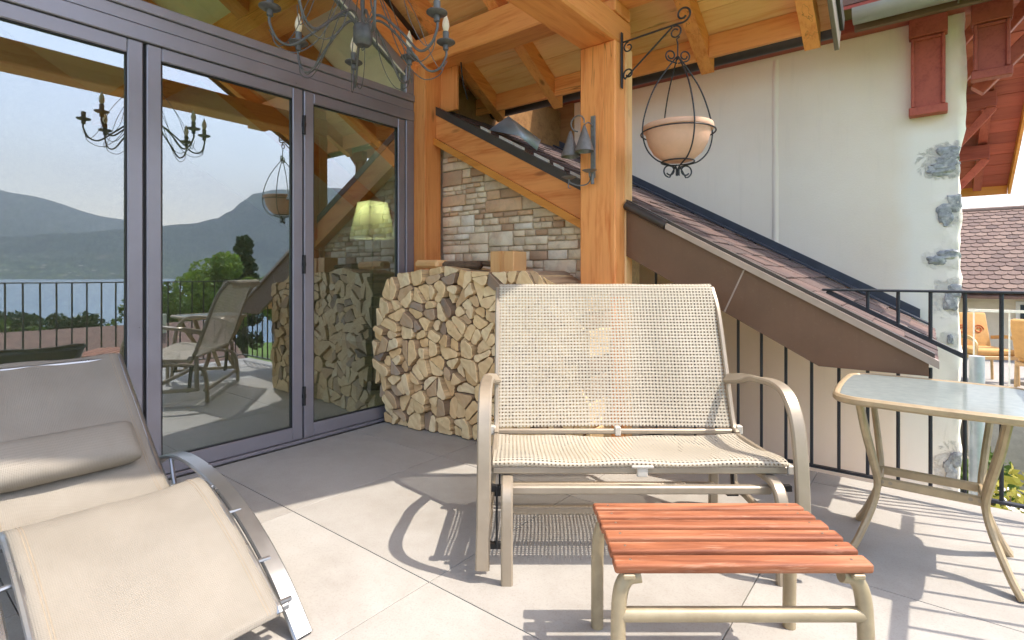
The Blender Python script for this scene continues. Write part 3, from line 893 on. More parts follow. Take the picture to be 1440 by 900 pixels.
# ------------------------------------------------------------------ stone wall
Y_ST = 2.985
def z_roof(x): return 0.7205 - 0.549 * x      # lean-to roof surface
sw = thing('stone_wall', 'beige split stone wall under the sloping beam', 'wall', (-2.4, 3.0, 0))
MB().prism([(-3.16, 0.0), (-1.50, 0.0), (-1.50, z_roof(-1.50) - 0.16), (-3.16, z_roof(-3.16) - 0.16)], 'y', Y_ST + 0.012, Y_ST + 0.28).build('backing', 'mortar', sw)
def build_stones():
    r = random.Random(21)
    out = []
    def cut(a, c, z0, z1):
        w, h = c - a, z1 - z0
        if h > 0.125 or (h > 0.075 and r.random() < 0.45):
            t = z0 + h * r.uniform(0.36, 0.64); cut(a, c, z0, t); cut(a, c, t, z1)
        elif w > 0.40 or w / h > 4.6 or (w / h > 3.0 and r.random() < 0.4):
            t = a + w * r.uniform(0.34, 0.66); cut(a, t, z0, z1); cut(t, c, z0, z1)
        else: out.append((a, c, z0, z1))
    z = 0.84
    while z < 2.25:
        hh = r.uniform(0.12, 0.22); x = -3.05
        while x < -1.66:
            w = r.uniform(0.28, 0.62); e = min(x + w, -1.66)
            if -1.66 - e < 0.12: e = -1.66
            cut(x, e, z, z + hh); x = e
        z += hh
    for (a, c, za, zb) in out:
        if za > z_roof((a + c) / 2) - 0.24: continue
        bm = bmesh.new(); bmesh.ops.create_cube(bm, size=1.0)
        g = 0.0012
        pro = r.uniform(0.0, 0.013)
        for v in bm.verts:
            jx = r.uniform(0, 0.005) * (-1 if v.co.x > 0 else 1); jz = r.uniform(0, 0.005) * (-1 if v.co.z > 0 else 1)
            v.co = Vector(((a + g if v.co.x < 0 else c - g) + jx, (Y_ST - pro + r.uniform(-0.006, 0.006)) if v.co.y < 0 else Y_ST + 0.02, (za + g if v.co.z < 0 else zb - g) + jz))
        bmesh.ops.bevel(bm, geom=bm.edges[:], offset=0.004, segments=1, affect='EDGES')
        bm.verts.index_update()
        MB().bm(bm).build('stone', 'stone', sw, ang=50)
build_stones()

struct('bounce_slab', MB().box(X_GLASS + 0.03, 0.30, Y_EDGE + 0.01, 4.88, -3.3, -0.56), 'base_render')  # unseen pale slab added to bounce light and block green from below

# ------------------------------------------------------------------ lean-to roof with sloping beam and brown fascia
lt = thing('lean_to_roof', 'low lean-to roof with brown tiles, sloping timber beam and brown metal fascia', 'roof', (-1.6, 3.9, 0.7))
Y_V = 2.93
def slope_prism(mb, x0, x1, d0, d1, y0, y1):
    mb.prism([(x0, z_roof(x0) - d1), (x1, z_roof(x1) - d1), (x1, z_roof(x1) - d0), (x0, z_roof(x0) - d0)], 'y', y0, y1)
    return mb
slope_prism(MB(), -3.04, -1.68, 0.055, 0.235, Y_V - 0.03, Y_V + 0.05).build('sloping_beam', 'timber_x', lt)
slope_prism(MB(), -3.06, -1.68, 0.236, 0.29, Y_V - 0.055, Y_V + 0.035).build('trim_board', 'orange_board', lt)
slope_prism(MB(), -3.04, -1.68, -0.012, 0.054, Y_V - 0.035, Y_V + 0.035).build('verge_cap', 'dark_metal', lt)
f = MB(); ze = 0.64
xa = (0.7205 - 0.31 - ze) / 0.549
f.prism([(-1.43, z_roof(-1.43) - 0.31), (xa, ze), (0.0, ze), (0.0, z_roof(0) - 0.025), (-0.78, z_roof(-0.78) - 0.025), (-0.78, z_roof(-0.78) - 0.025), (-1.43, z_roof(-1.43) - 0.025)], 'y', Y_V, Y_V + 0.03)
f.build('fascia', 'brown_metal', lt)
f = MB(); xs_ = -0.86
f.prism([(xs_ - 0.004, z_roof(xs_) - 0.31), (xs_ + 0.004, z_roof(xs_) - 0.312), (xs_ + 0.104, z_roof(xs_ + 0.10) - 0.03), (xs_ + 0.096, z_roof(xs_ + 0.10) - 0.03)], 'y', Y_V - 0.003, Y_V - 0.0005)
f.build('fascia_joint', 'verge_metal', lt)
v = slope_prism(MB(), -1.18, 0.035, -0.010, 0.024, Y_V - 0.022, Y_V + 0.02); v.build('verge_trim', 'verge_metal', lt)
slope_prism(MB(), -1.43, 0.02, -0.030, -0.011, Y_V + 0.0, Y_V + 0.045).build('verge_cap', 'dark_metal', lt)
MB().tube([(-1.43, Y_V - 0.008, z_roof(-1.43) - 0.005), (-1.182, Y_V - 0.008, z_roof(-1.182) - 0.005)], 0.026, 12).build('verge_roll', 'dark_metal', lt)
slope_prism(MB(), -3.13, 0.0, 0.028, 0.044, Y_V + 0.055, 4.87).build('roof_deck', 'dark_metal', lt)
for kk in range(16):
    slope_prism(MB(), -3.13 + 0.195 * kk, -3.13 + 0.195 * kk + 0.192, 0.045, 0.062, Y_V + 0.055, 4.87).build('soffit_board', 'pine_y', lt)
def build_lean_tiles():
    sl = math.atan(0.549); cs = math.cos(sl)
    expo, w, L = 0.150, 0.193, 0.27
    mb = MB(); mb.box(-L, 0, -w / 2 + 0.0015, w / 2 - 0.0015, 0, 0.013, 0.003)
    me = mb.mesh('tile'); me.materials.append(MATS['roof_tile'])
    rr = random.Random(4)
    n = int(3.42 / cs / expo)
    for i in range(n):
        xl = 0.03 - i * expo * cs                     # lower edge of the course
        for j in range(10):
            y = Y_V + 0.05 + w * (j + 0.5)
            if i % 2:
                y += w * 0.5
                if j == 9: y -= w * 0.27
            if y > 4.80: continue
            M = Matrix.Translation((xl, y, z_roof(xl) - 0.012 + rr.uniform(0, 0.007))) @ Matrix.Rotation(sl, 4, 'Y') @ Matrix.Rotation(-0.055 + rr.uniform(-0.01, 0.012), 4, 'Y') @ Matrix.Rotation(rr.uniform(-0.03, 0.03), 4, 'Z')
            inst(me, 'tile', lt, M)
build_lean_tiles()
slope_prism(MB(), -3.4, -0.05, -0.085, 0.0, 4.845, 4.885).build('wall_flashing', 'flash', lt)
slope_prism(MB(), -3.4, 0.0, -0.022, -0.008, 4.72, 4.845).build('flashing_strip', 'flash', lt)
# white mortar bedding showing along the verge
rr = random.Random(8)
for x in (-2.62, -2.44, -2.3, -2.13, -1.97, -1.84, -1.38, -1.27):
    slope_prism(MB(), x, x + rr.uniform(0.06, 0.13), -0.030, -0.006, Y_V + 0.02, Y_V + 0.05).build('mortar_bed', 'white_plastic', lt)
# bent zinc sheet lying on the tiles
zs = thing('zinc_sheet', 'loose bent zinc flashing sheet lying on the brown tiles', 'zinc sheet', (-2.55, 3.35, z_roof(-2.55)))
mbz = MB()
def zp(x, y, d): return Vector((x, y, z_roof(x) + d))
mbz.add([zp(-2.70, 3.14, 0.012), zp(-2.26, 3.17, 0.035), zp(-2.61, 3.27, 0.185), zp(-2.69, 3.40, 0.165), zp(-2.36, 3.36, 0.11), zp(-2.45, 3.20, 0.075)],
        [(0, 5, 2), (5, 1, 2), (2, 1, 4), (2, 4, 3)])
zo = mbz.build('sheet', 'zinc', zs, fix=False, ang=10)
md = zo.modifiers.new('solid', 'SOLIDIFY'); md.thickness = 0.003

# ------------------------------------------------------------------ neighbouring white house
Y_W = 4.90
nb = thing('white_house', 'neighbouring white rendered house with red eaves and crumbling corner', 'house', (-2.0, 6.5, -3.2))
def wall_edge(z):
    return 0.175 + 0.020 * noise.noise(Vector((z * 3.0, 2.0, 0))) + 0.016 * noise.noise(Vector((z * 9.0, 5, 0))) + (0.03 if z > 2.06 else 0.0) * min(1, (z - 2.06) / 0.06 if z > 2.06 else 0)
b = MB()
zs_l = [-3.2 + 0.5 * k for k in range(6)] + [-0.4 + 0.025 * k for k in range(135)]
zs_l = [z for z in zs_l if z <= 2.95]
cols = [-6.0, -3.0, -1.0, -0.3, -0.1, 0.0, 0.05, 0.09, 0.12, 0.15, 0.165]
vs = []; fs = []
for z in zs_l:
    e = wall_edge(z)
    row = [Vector((x, Y_W + (0.0 if x < 0.02 else 0.010 * noise.noise(Vector((x * 14, z * 14, 1)))), z)) for x in cols]
    row = [Vector((min(p.x, e - 0.004), p.y, z)) for p in row]
    row.append(Vector((e, Y_W + 0.02 + 0.008 * noise.noise(Vector((z * 20, 0, 4))), z)))
    row.append(Vector((e + 0.004, Y_W + 0.07, z)))
    row.append(Vector((e - 0.01, Y_W + 4.9, z)))
    vs += [tuple(p) for p in row]
nc = len(cols) + 3
for i in range(len(zs_l) - 1):
    for j in range(nc - 1):
        fs.append((i * nc + j, i * nc + j + 1, (i + 1) * nc + j + 1, (i + 1) * nc + j))
b.add([Vector(v) for v in vs], fs)
b.build('wall', 'white_render', nb, ang=60)
m_simple('quoin_stone', C(158, 159, 161), 0.95, 0, 0.35, 40, 1.0, 0.1, dirt=(0.9, C(224, 221, 214)))
def quoin(cx_, cz_, w, h, rs):
    bm = bmesh.new(); bmesh.ops.create_icosphere(bm, subdivisions=3, radius=1.0)
    off = Vector((rs.uniform(0, 50), 0, rs.uniform(0, 50)))
    for v in bm.verts:
        n3 = v.co.normalized()
        k = 1 + 0.40 * noise.noise(n3 * 1.6 + off) + 0.28 * noise.noise(n3 * 4.5 + off) + 0.12 * noise.noise(n3 * 11 + off)
        p = Vector((math.copysign(abs(n3.x) ** 0.75, n3.x), n3.y, math.copysign(abs(n3.z) ** 0.75, n3.z))) * k
        dy = 0.006 * noise.noise(n3 * 9 + off)
        v.co = Vector((min(cx_ + p.x * w, wall_edge(cz_ + p.z * h) + 0.008), Y_W + 0.008 + max(-0.018, p.y * 0.024) + dy * 1.5, cz_ + p.z * h))
    bm.verts.index_update()
    MB().bm(bm).build('stone', 'quoin_stone', nb, ang=60)
rs = random.Random(17)
for (x, z, w, h, k) in ((0.07, 1.90, 0.13, 0.11, 5), (0.12, 1.54, 0.07, 0.11, 3), (0.09, 1.21, 0.09, 0.05, 2), (0.12, 0.92, 0.07, 0.10, 3), (0.13, 0.62, 0.04, 0.03, 1), (0.04, 0.12, 0.14, 0.018, 2), (0.13, -0.28, 0.06, 0.11, 3)):
    for q_ in range(k):
        quoin(x + rs.uniform(-0.55, 0.5) * w, z + (q_ + 0.5 - k / 2) / k * 1.5 * h, w * rs.uniform(0.45, 0.7), h * rs.uniform(0.9, 1.3) / max(1, k * 0.75), rs)
# hairline ridge where two render coats meet
def seam(a, c):
    z = 1.02 + 1.88 * a
    x = -1.02 + 0.012 * noise.noise(Vector((z * 1.5, 7, 0))) + (c - 0.5) * 0.05 * (1 + 0.3 * noise.noise(Vector((z * 5, 3, 0))))
    return Vector((x, Y_W - 0.001 - 0.010 * math.sin(math.pi * c), z))
MB().grid(seam, 40, 6).build('render_seam', 'white_render', nb, ang=80, fix=False)
MB().box(-6.0, 0.60, Y_W - 0.13, Y_W + 0.0, 2.93, 3.03, 0.006).build('wall_plate', 'red_paint', nb)
# corbel: stepped panel block
def corbel(x0, x1, z0, z1):
    q = MB(); y1 = Y_W - 0.001
    q.box(x0, x1, Y_W - 0.10, y1, z1 - 0.13, z1, 0.004)
    q.box(x0 + 0.012, x1 - 0.012, Y_W - 0.055, y1, z0 + 0.062, z1 - 0.131, 0.003)
    q.box(x0, x1, Y_W - 0.085, y1, z0, z0 + 0.06, 0.004)
    for s in (x0 + 0.013, x1 - 0.033):
        q.box(s, s + 0.02, Y_W - 0.078, Y_W - 0.056, z0 + 0.064, z1 - 0.134, 0.003)
    q.box(x0 + 0.034, x1 - 0.034, Y_W - 0.078, Y_W - 0.056, z1 - 0.155, z1 - 0.135, 0.003)
    return q.build('corbel', 'red_paint_y', nb)
corbel(-0.115, 0.105, 2.235, 2.929)
corbel(0.23, 0.44, 2.42, 2.929)
# gable roof: eave -> ridge -> far eave, overhanging the corner
RW = [(4.42, 2.96), (7.1, 4.20), (10.95, 2.42)]
XO = 0.93
soff = MB()
def zsoff(y):
    if y < RW[1][0]:
        t = (y - RW[0][0]) / (RW[1][0] - RW[0][0]); return RW[0][1] + t * (RW[1][1] - RW[0][1])
    t = (y - RW[1][0]) / (RW[2][0] - RW[1][0]); return RW[1][1] + t * (RW[2][1] - RW[1][1])
yy = RW[0][0]
while yy < RW[2][0] - 0.01:
    y1 = min(yy + 0.235, RW[2][0])
    if yy < RW[1][0] < y1: y1 = RW[1][0]
    q = MB(); g = 0.004; dz = rr.uniform(0, 0.006)
    q.prism([(yy + g, zsoff(yy + g) + dz), (y1 - g, zsoff(y1 - g) + dz), (y1 - g, zsoff(y1 - g) + 0.025 + dz), (yy + g, zsoff(yy + g) + 0.025 + dz)], 'x', -0.6, XO)
    q.build('soffit_board', 'red_paint', nb)
    yy = y1
q = MB(); q.prism([(y, zsoff(y) + 0.035) for y in (RW[0][0], RW[1][0], RW[2][0])] + [(y, zsoff(y) + 0.13) for y in (RW[2][0], RW[1][0], RW[0][0])], 'x', -6.2, XO + 0.03)
q.build('roof_covering', 'roof_far', nb)
for (a, c) in ((RW[0], RW[1]), (RW[1], RW[2])):
    MB().beam((XO + 0.02, a[0], a[1] - 0.03), (XO + 0.02, c[0], c[1] - 0.03), 0.035, 0.20, ch=0.004).build('bargeboard', 'orange_board', nb)
    MB().beam((0.58, a[0] + 0.1, zsoff(a[0] + 0.1) - 0.05), (0.58, c[0] - 0.1, zsoff(c[0] - 0.1) - 0.05), 0.10, 0.095, ch=0.004).build('rafter', 'red_paint_y', nb)
for y in (5.5, 7.1, 8.75, 9.75):
    zz = zsoff(y) - 0.20
    MB().box(-0.3, XO - 0.28, y - 0.07, y + 0.07, zz - 0.10, zz + 0.09, 0.006).build('purlin_end', 'red_paint', nb)
    MB().beam((0.20, y, zz - 0.62), (0.62, y, zz - 0.10), 0.09, 0.09, up=(0, 1, 0), ch=0.005).build('brace', 'red_paint_y', nb)
MB().beam((0.27, 5.05, 2.40), (1.0, 5.05, 3.20), 0.09, 0.10, up=(0, 1, 0), ch=0.006).build('brace', 'red_paint_y', nb)
MB().box(-0.2, XO, RW[2][0] - 0.03, RW[2][0] + 0.01, zsoff(RW[2][0]) - 0.11, zsoff(RW[2][0]) + 0.03, 0.004).build('eave_board', 'orange_board', nb)
g = MB(); half_gutter(g, -0.42, 1.2, 4.42, 2.93, 0.085, 0.005); gt = g.build('gutter', 'gutter_metal', nb)
MB().box(-0.42, 1.2, 4.50, 4.545, 2.83, 2.90, 0.003).build('fascia', 'brown_metal', nb)
for x in (0.15, 0.85):
    h = MB(); pts = [(x, 4.42 + 0.094 * math.cos(math.pi + math.pi * k / 10), 2.93 + 0.094 * math.sin(math.pi + math.pi * k / 10)) for k in range(11)]
    h.sweep(pts, rect(0.025, 0.006), up=(1, 0, 0)); h.build('gutter_bracket', 'grey_verge', gt)
MB().lathe([(0.045, -3.2), (0.045, 0.5)], (0.27, 5.05, 0), 16).build('downpipe', 'pipe_grey', nb)
# boarded panel at the far end of that wall
MB().box(-4.6, -3.0, Y_W - 0.03, Y_W - 0.002, 1.9, 2.93).build('wall_panel', 'ply', nb)

# ------------------------------------------------------------------ terrace railings
cyl = MB(); cyl.lathe([(0.008, 0.0), (0.008, 1.0)], (0, 0, 0), 8)
CYL = cyl.mesh('baluster'); CYL.materials.append(MATS['rail_paint'])
def baluster(parent, x, y, z0, z1):
    inst(CYL, 'baluster', parent, Matrix.Translation((x, y, z0)) @ Matrix.Diagonal((1, 1, z1 - z0, 1)))
Y_R1 = 3.20
r1 = thing('iron_railing', 'dark iron railing ending on the lean-to roof below the brown fascia', 'railing', (-0.5, Y_R1, 0))
MB().box(-0.44, 0.52, Y_R1 - 0.022, Y_R1 + 0.022, 0.998, 1.010, 0.003).build('top_rail', 'rail_paint', r1)
MB().box(-1.43, 0.52, Y_R1 - 0.014, Y_R1 + 0.014, 0.062, 0.076, 0.002).build('bottom_rail', 'rail_paint', r1)
x = 0.130
k = 0
while x > -1.42:
    if x > 0.05:
        baluster(r1, x, Y_R1, 0.075, 0.999)
    else:
        baluster(r1, x, Y_R1, 0.075, z_roof(x) - 0.075)
        zs0 = 0.705 + (0.130 - x) * 0.535
        if zs0 < 0.97: baluster(r1, x, Y_R1, zs0, 0.999)
    x -= 0.124
for x in (0.254, 0.378, 0.502):
    baluster(r1, x, Y_R1, 0.075, 0.999)
MB().beam((-0.42, Y_R1, 0.997), (0.13, Y_R1, 0.705), 0.012, 0.022, ch=0.002).build('raking_rail', 'rail_paint', r1)
for x in (-1.2,):
    MB().box(x - 0.012, x + 0.012, Y_R1 - 0.012, Y_R1 + 0.012, 0.0, 0.063).build('foot', 'rail_paint', r1)
X_R2 = 0.50
r2 = thing('iron_railing', 'long dark iron railing along the open side of the terrace towards the lake', 'railing', (X_R2, 0, 0))
MB().box(X_R2 - 0.022, X_R2 + 0.022, -3.5, Y_R1 - 0.03, 0.998, 1.010, 0.003).build('top_rail', 'rail_paint', r2)
MB().box(X_R2 - 0.014, X_R2 + 0.014, -3.5, Y_R1 - 0.03, 0.062, 0.076, 0.002).build('bottom_rail', 'rail_paint', r2)
y = 3.10
while y > -3.5:
    baluster(r2, X_R2, y, 0.075, 0.999); y -= 0.125
for y in (-3.4, -1.6, 0.2, 1.9, 3.0):
    MB().box(X_R2 - 0.012, X_R2 + 0.012, y - 0.012 + 0.06, y + 0.012 + 0.06, 0.0, 0.063).build('foot', 'rail_paint', r2)

# ------------------------------------------------------------------ firewood
def clip(poly, nx, nz, d):
    out = []
    for i, p in enumerate(poly):
        q = poly[(i + 1) % len(poly)]
        a = p[0] * nx + p[1] * nz - d; c = q[0] * nx + q[1] * nz - d
        if a <= 0: out.append(p)
        if (a < 0 < c) or (c < 0 < a):
            t = a / (a - c); out.append((p[0] + (q[0] - p[0]) * t, p[1] + (q[1] - p[1]) * t))
    return out
def area_c(poly):
    A = cx = cz = 0
    for i, p in enumerate(poly):
        q = poly[(i + 1) % len(poly)]; w = p[0] * q[1] - q[0] * p[1]
        A += w; cx += (p[0] + q[0]) * w; cz += (p[1] + q[1]) * w
    if abs(A) < 1e-9: return 0, poly[0]
    return abs(A) / 2, (cx / (3 * A), cz / (3 * A))
def build_logs():
    r = random.Random(12)
    X0, X1, Z0 = -3.135, -1.46, 0.003
    def top(x):
        t = (x - X0) / (X1 - X0)
        return 1.12 + 0.025 * math.sin(x * 9) - (0.03 if t > 0.65 else 0) - (0.12 if t > 0.9 else 0)
    def side(z): return X0 + (0.02 * math.sin(z * 7) + (0.05 if z > 1.0 else 0) + 0.035 * max(0, 0.35 - z) / 0.35)
    outline = [(X0, Z0), (X1, Z0), (X1, 1.0), (-1.7, 1.03)] + [(x, top(x)) for x in (-1.85, -2.0, -2.2, -2.4, -2.6, -2.8, -2.95, -3.05)] + [(X0 - 0.01, 0.95), (X0 - 0.03, 0.7)]
    seeds = []
    for i in range(12):
        for j in range(9):
            seeds.append(((X0 + (X1 - X0) * (i + 0.5 + (0.5 if j % 2 else 0) - 0.25 + r.uniform(-0.28, 0.28)) / 12), 0.0 + 1.14 * (j + 0.5 + r.uniform(-0.3, 0.3)) / 9))
    def cells(seeds):
        out = []
        for i, s in enumerate(seeds):
            poly = outline
            for j, t in enumerate(seeds):
                if i == j or abs(s[0] - t[0]) + abs(s[1] - t[1]) > 0.7: continue
                nx, nz = t[0] - s[0], t[1] - s[1]
                d = nx * (s[0] + t[0]) / 2 + nz * (s[1] + t[1]) / 2
                poly = clip(poly, nx, nz, d)
                if len(poly) < 3: break
            if len(poly) >= 3: out.append(poly)
        return out
    cs = cells(seeds)
    polys = []
    for c in cs:
        A, g = area_c(c)
        if A < 0.0012: continue
        if A > 0.0115 and r.random() < 0.9 or r.random() < 0.62:
            a = r.uniform(0, math.pi); nx, nz = math.cos(a), math.sin(a)
            off = r.uniform(-0.012, 0.012); d = nx * g[0] + nz * g[1] + off
            pa, pb = clip(c, nx, nz, d), clip(c, -nx, -nz, -d)
            for p in (pa, pb):
                Ap, gp = area_c(p) if len(p) >= 3 else (0, 0)
                if Ap > 0.009 and r.random() < 0.5:
                    a2 = a + math.pi / 2 + r.uniform(-0.4, 0.4); nx2, nz2 = math.cos(a2), math.sin(a2); d2 = nx2 * gp[0] + nz2 * gp[1]
                    for p2 in (clip(p, nx2, nz2, d2), clip(p, -nx2, -nz2, -d2)): polys.append(p2)
                else: polys.append(p)
        else: polys.append(c)
    for p in polys:
        if len(p) < 3: continue
        A, g = area_c(p)
        if A < 0.0011: continue
        # shrink a little and soften corners
        q = []
        for i, v in enumerate(p):
            dx, dz = v[0] - g[0], v[1] - g[1]; L = math.hypot(dx, dz) or 1
            k = max(0.0, (L - 0.0026)) / L
            q.append((g[0] + dx * k, g[1] + dz * k))
        ring = []
        n = len(q)
        for i in range(n):
            a, c, e = q[i - 1], q[i], q[(i + 1) % n]
            la = math.hypot(a[0] - c[0], a[1] - c[1]); le = math.hypot(e[0] - c[0], e[1] - c[1])
            t = r.uniform(0.008, 0.02)
            ta, te = min(t / max(la, 1e-5), 0.3), min(t / max(le, 1e-5), 0.3)
            ring.append((c[0] + (a[0] - c[0]) * ta, c[1] + (a[1] - c[1]) * ta))
            ring.append((c[0] + (e[0] - c[0]) * te, c[1] + (e[1] - c[1]) * te))
            mx_, mz_ = (c[0] + e[0]) / 2, (c[1] + e[1]) / 2
            if le > 0.05:
                bx, bz = g[0] - mx_, g[1] - mz_; bl = math.hypot(bx, bz) or 1; s = r.uniform(-0.001, 0.006)
                ring.append((mx_ + bx / bl * s, mz_ + bz / bl * s))
        y0 = 2.56 + r.uniform(-0.024, 0.02) - 0.17 * max(0, min(1, (-2.45 - g[0]) / 0.6)) * (0.35 + 0.65 * math.sin(math.pi * min(1, max(0, g[1] / 1.1)))); y1 = y0 + r.uniform(0.33, 0.37)
        tilt = r.uniform(-0.10, 0.10); tilt2 = r.uniform(-0.12, 0.12)
        o = MB(); k = len(ring)
        fr = [Vector((a - g[0], y0 + (a - g[0]) * tilt + (c - g[1]) * tilt2 - 2.74, c - g[1])) for a, c in ring]
        bk = [Vector((a - g[0], y1 - 2.74, c - g[1])) for a, c in ring]
        ins = [Vector((v.x * 0.93, v.y - 0.004, v.z * 0.93)) for v in fr]
        o.add(ins + fr + bk, [tuple(range(k - 1, -1, -1))], 0)
        o.f += [[j, (j + 1) % k, k + (j + 1) % k, k + j] for j in range(k)]; o.m += [0] * k
        o.f += [[k + j, k + (j + 1) % k, 2 * k + (j + 1) % k, 2 * k + j] for j in range(k)]; o.m += [1] * k
        o.f.append([2 * k + j for j in range(k)]); o.m.append(0)
        me = o.mesh('firewood_log', ang=30); me.materials.append(MATS['log_end']); me.materials.append(MATS['log_side'])
        ob = inst(me, 'firewood_log', None, Matrix.Translation((g[0], 2.74, g[1])))
        tag(ob, 'split firewood log in the stack against the stone wall, cut end showing', 'log', 'split logs in the firewood stack')
build_logs()
def loose_log(pts_x, z, tw, lab, mat='log_side', w=0.09, h=0.07):
    p0, p1 = Vector(pts_x[0]), Vector(pts_x[1])
    o = MB(); o.beam(p0, p1, w, h, ch=0.018)
    ob = o.build('firewood_log', [mat]); tag(ob, lab, 'log')
o = MB(); o.box(-2.245, -2.135, 2.62, 2.76, 1.085, 1.235, 0.006); o.box(-2.131, -2.045, 2.615, 2.755, 1.085, 1.232, 0.006)
o.box(-2.24, -2.05, 2.64, 2.75, 1.086, 1.225)
tag(o.build('wood_block', 'pine_z'), 'pale squared wood block with a crack standing on the firewood stack', 'wood block')
loose_log([(-3.0, 2.70, 1.163), (-2.72, 2.66, 1.158)], 0, 0, 'long split log lying sideways on top of the stack near the glass', 'pine_x', 0.11, 0.06)
loose_log([(-2.68, 2.63, 1.150), (-2.42, 2.74, 1.148)], 0, 0, 'brown bark-covered log lying sideways in the middle of the stack top', 'old_bark', 0.09, 0.055)
loose_log([(-2.52, 2.80, 1.165), (-2.27, 2.70, 1.150)], 0, 0, 'thin grey splintered branch on the stack top beside the squared block', 'old_bark', 0.05, 0.035)

# ------------------------------------------------------------------ glider bench
gl = thing('glider_bench', 'two-seat glider bench with beige mesh sling seat and back', 'bench', c2w((0.47, 2.15, 0)), HEAD)
G = lambda: MB(c2w)
XL, XR = -0.062, 0.99
def sag(a): return 0.018 * math.sin(math.pi * a)
# back sling
bp = spline([(0, 2.395, 0.392), (0, 2.44, 0.50), (0, 2.505, 0.70), (0, 2.575, 0.90), (0, 2.612, 1.0), (0, 2.632, 1.030), (0, 2.662, 1.034), (0, 2.688, 1.012), (0, 2.695, 0.965)], 5)
def arc(pts):
    L = [0]
    for a, c in zip(pts, pts[1:]): L.append(L[-1] + (c - a).length)
    return L
def sling(pts, x0, x1, sagf, taper=None):
    L = arc(pts); n = len(pts) - 1; NX = 24
    def fn(a, b):
        p = pts[round(b * n)]
        xa, xb = x0, x1
        if taper:
            d = taper(b); xa += d; xb -= d
        s = sagf(a, b)
        return Vector((xa + (xb - xa) * a, p.y + s[0], p.z + s[1]))
    return MB(c2w).grid(fn, NX, n, uv=lambda a, b: (x0 + (x1 - x0) * a, L[round(b * n)]))
sb = sling(bp, XL, XR, lambda a, b: (sag(a) * (1 - b) * 1.2 + 0.006 * math.sin(a * 21) * math.sin(b * 5) * math.sin(math.pi * a), 0.007 * b ** 6 * math.sin(a * 13 + 1) - 0.006 * b ** 6 * math.sin(a * 29)), lambda b: 0.018 * max(0, (b - 0.8) / 0.2) ** 2)
sb.build('back_sling', 'sling_mesh', gl, ang=80, fix=False)
sp = spline([(0, 1.955, 0.372), (0, 1.930, 0.386), (0, 1.945, 0.402), (0, 2.0, 0.402), (0, 2.15, 0.380), (0, 2.30, 0.372), (0, 2.36, 0.374)], 5)
ss = sling(sp, XL - 0.008, XR + 0.02, lambda a, b: (0, -0.012 * math.sin(math.pi * a) * b + 0.004 * math.sin(a * 17) * math.sin(b * 4)))
ss.build('seat_sling', 'sling_mesh', gl, ang=80, fix=False)
flat = rect(0.050, 0.024, 0.006)
for X in (-0.100, 1.028):
    path = spline([(X - 0.004, 1.862, 0.045), (X, 1.872, 0.25), (X, 1.886, 0.43), (X, 1.915, 0.555), (X, 1.975, 0.632), (X, 2.06, 0.655), (X, 2.18, 0.648), (X, 2.32, 0.628), (X - (0.03 if X > 0 else -0.03), 2.46, 0.60)], 6)
    # bar is wide across the bench: sweep with side = X
    g_ = G(); g_.sweep(path, flat, up=(0, -1, 0.4)); g_.build('armrest', 'glider_paint', gl)
for X in (XL - 0.008, XR + 0.012):
    g_ = G(); g_.sweep(spline([(X, 2.36, 0.372), (X, 2.41, 0.42), (X, 2.50, 0.68), (X, 2.58, 0.90), (X, 2.66, 1.012)], 5), rect(0.022, 0.03, 0.005), up=(0, -1, 0.3)); g_.build('back_frame', 'glider_paint', gl)
    g_ = G(); g_.beam((X, 1.95, 0.375), (X, 2.37, 0.362), 0.024, 0.03, ch=0.005); g_.build('seat_rail', 'glider_paint', gl)
g_ = G(); g_.tube([(XL, 2.662, 1.010), (XR, 2.662, 1.010)], 0.016, 12); g_.build('top_bar', 'glider_paint', gl)
g_ = G(); g_.beam((XL - 0.01, 1.950, 0.366), (XR + 0.02, 1.950, 0.366), 0.03, 0.028, ch=0.005); fr_ = g_.build('front_bar', 'glider_paint', gl)
g_ = G(); g_.beam((XL, 2.385, 0.378), (XR, 2.385, 0.378), 0.022, 0.022, ch=0.004); g_.build('rear_bar', 'glider_paint', gl)
for X in (XL - 0.026, XR + 0.030):
    g_ = G(); g_.box(X - 0.012, X + 0.012, 1.932, 1.966, 0.350, 0.384, 0.004); g_.build('end_cap', 'tag_plastic', gl)
    g_ = G(); g_.box(X - 0.014, X + 0.014, 2.37, 2.40, 0.365, 0.405, 0.004); g_.build('end_cap', 'tag_plastic', gl)
g_ = G(); g_.box(0.455, 0.495, 1.925, 1.94, 0.345, 0.385, 0.003); g_.box(0.435, 0.515, 1.922, 1.93, 0.378, 0.388, 0.002); g_.build('centre_clip', 'tag_plastic', gl)
g_ = G(); g_.box(0.462, 0.488, 2.37, 2.40, 0.36, 0.40, 0.003); g_.build('centre_clip', 'tag_plastic', gl)
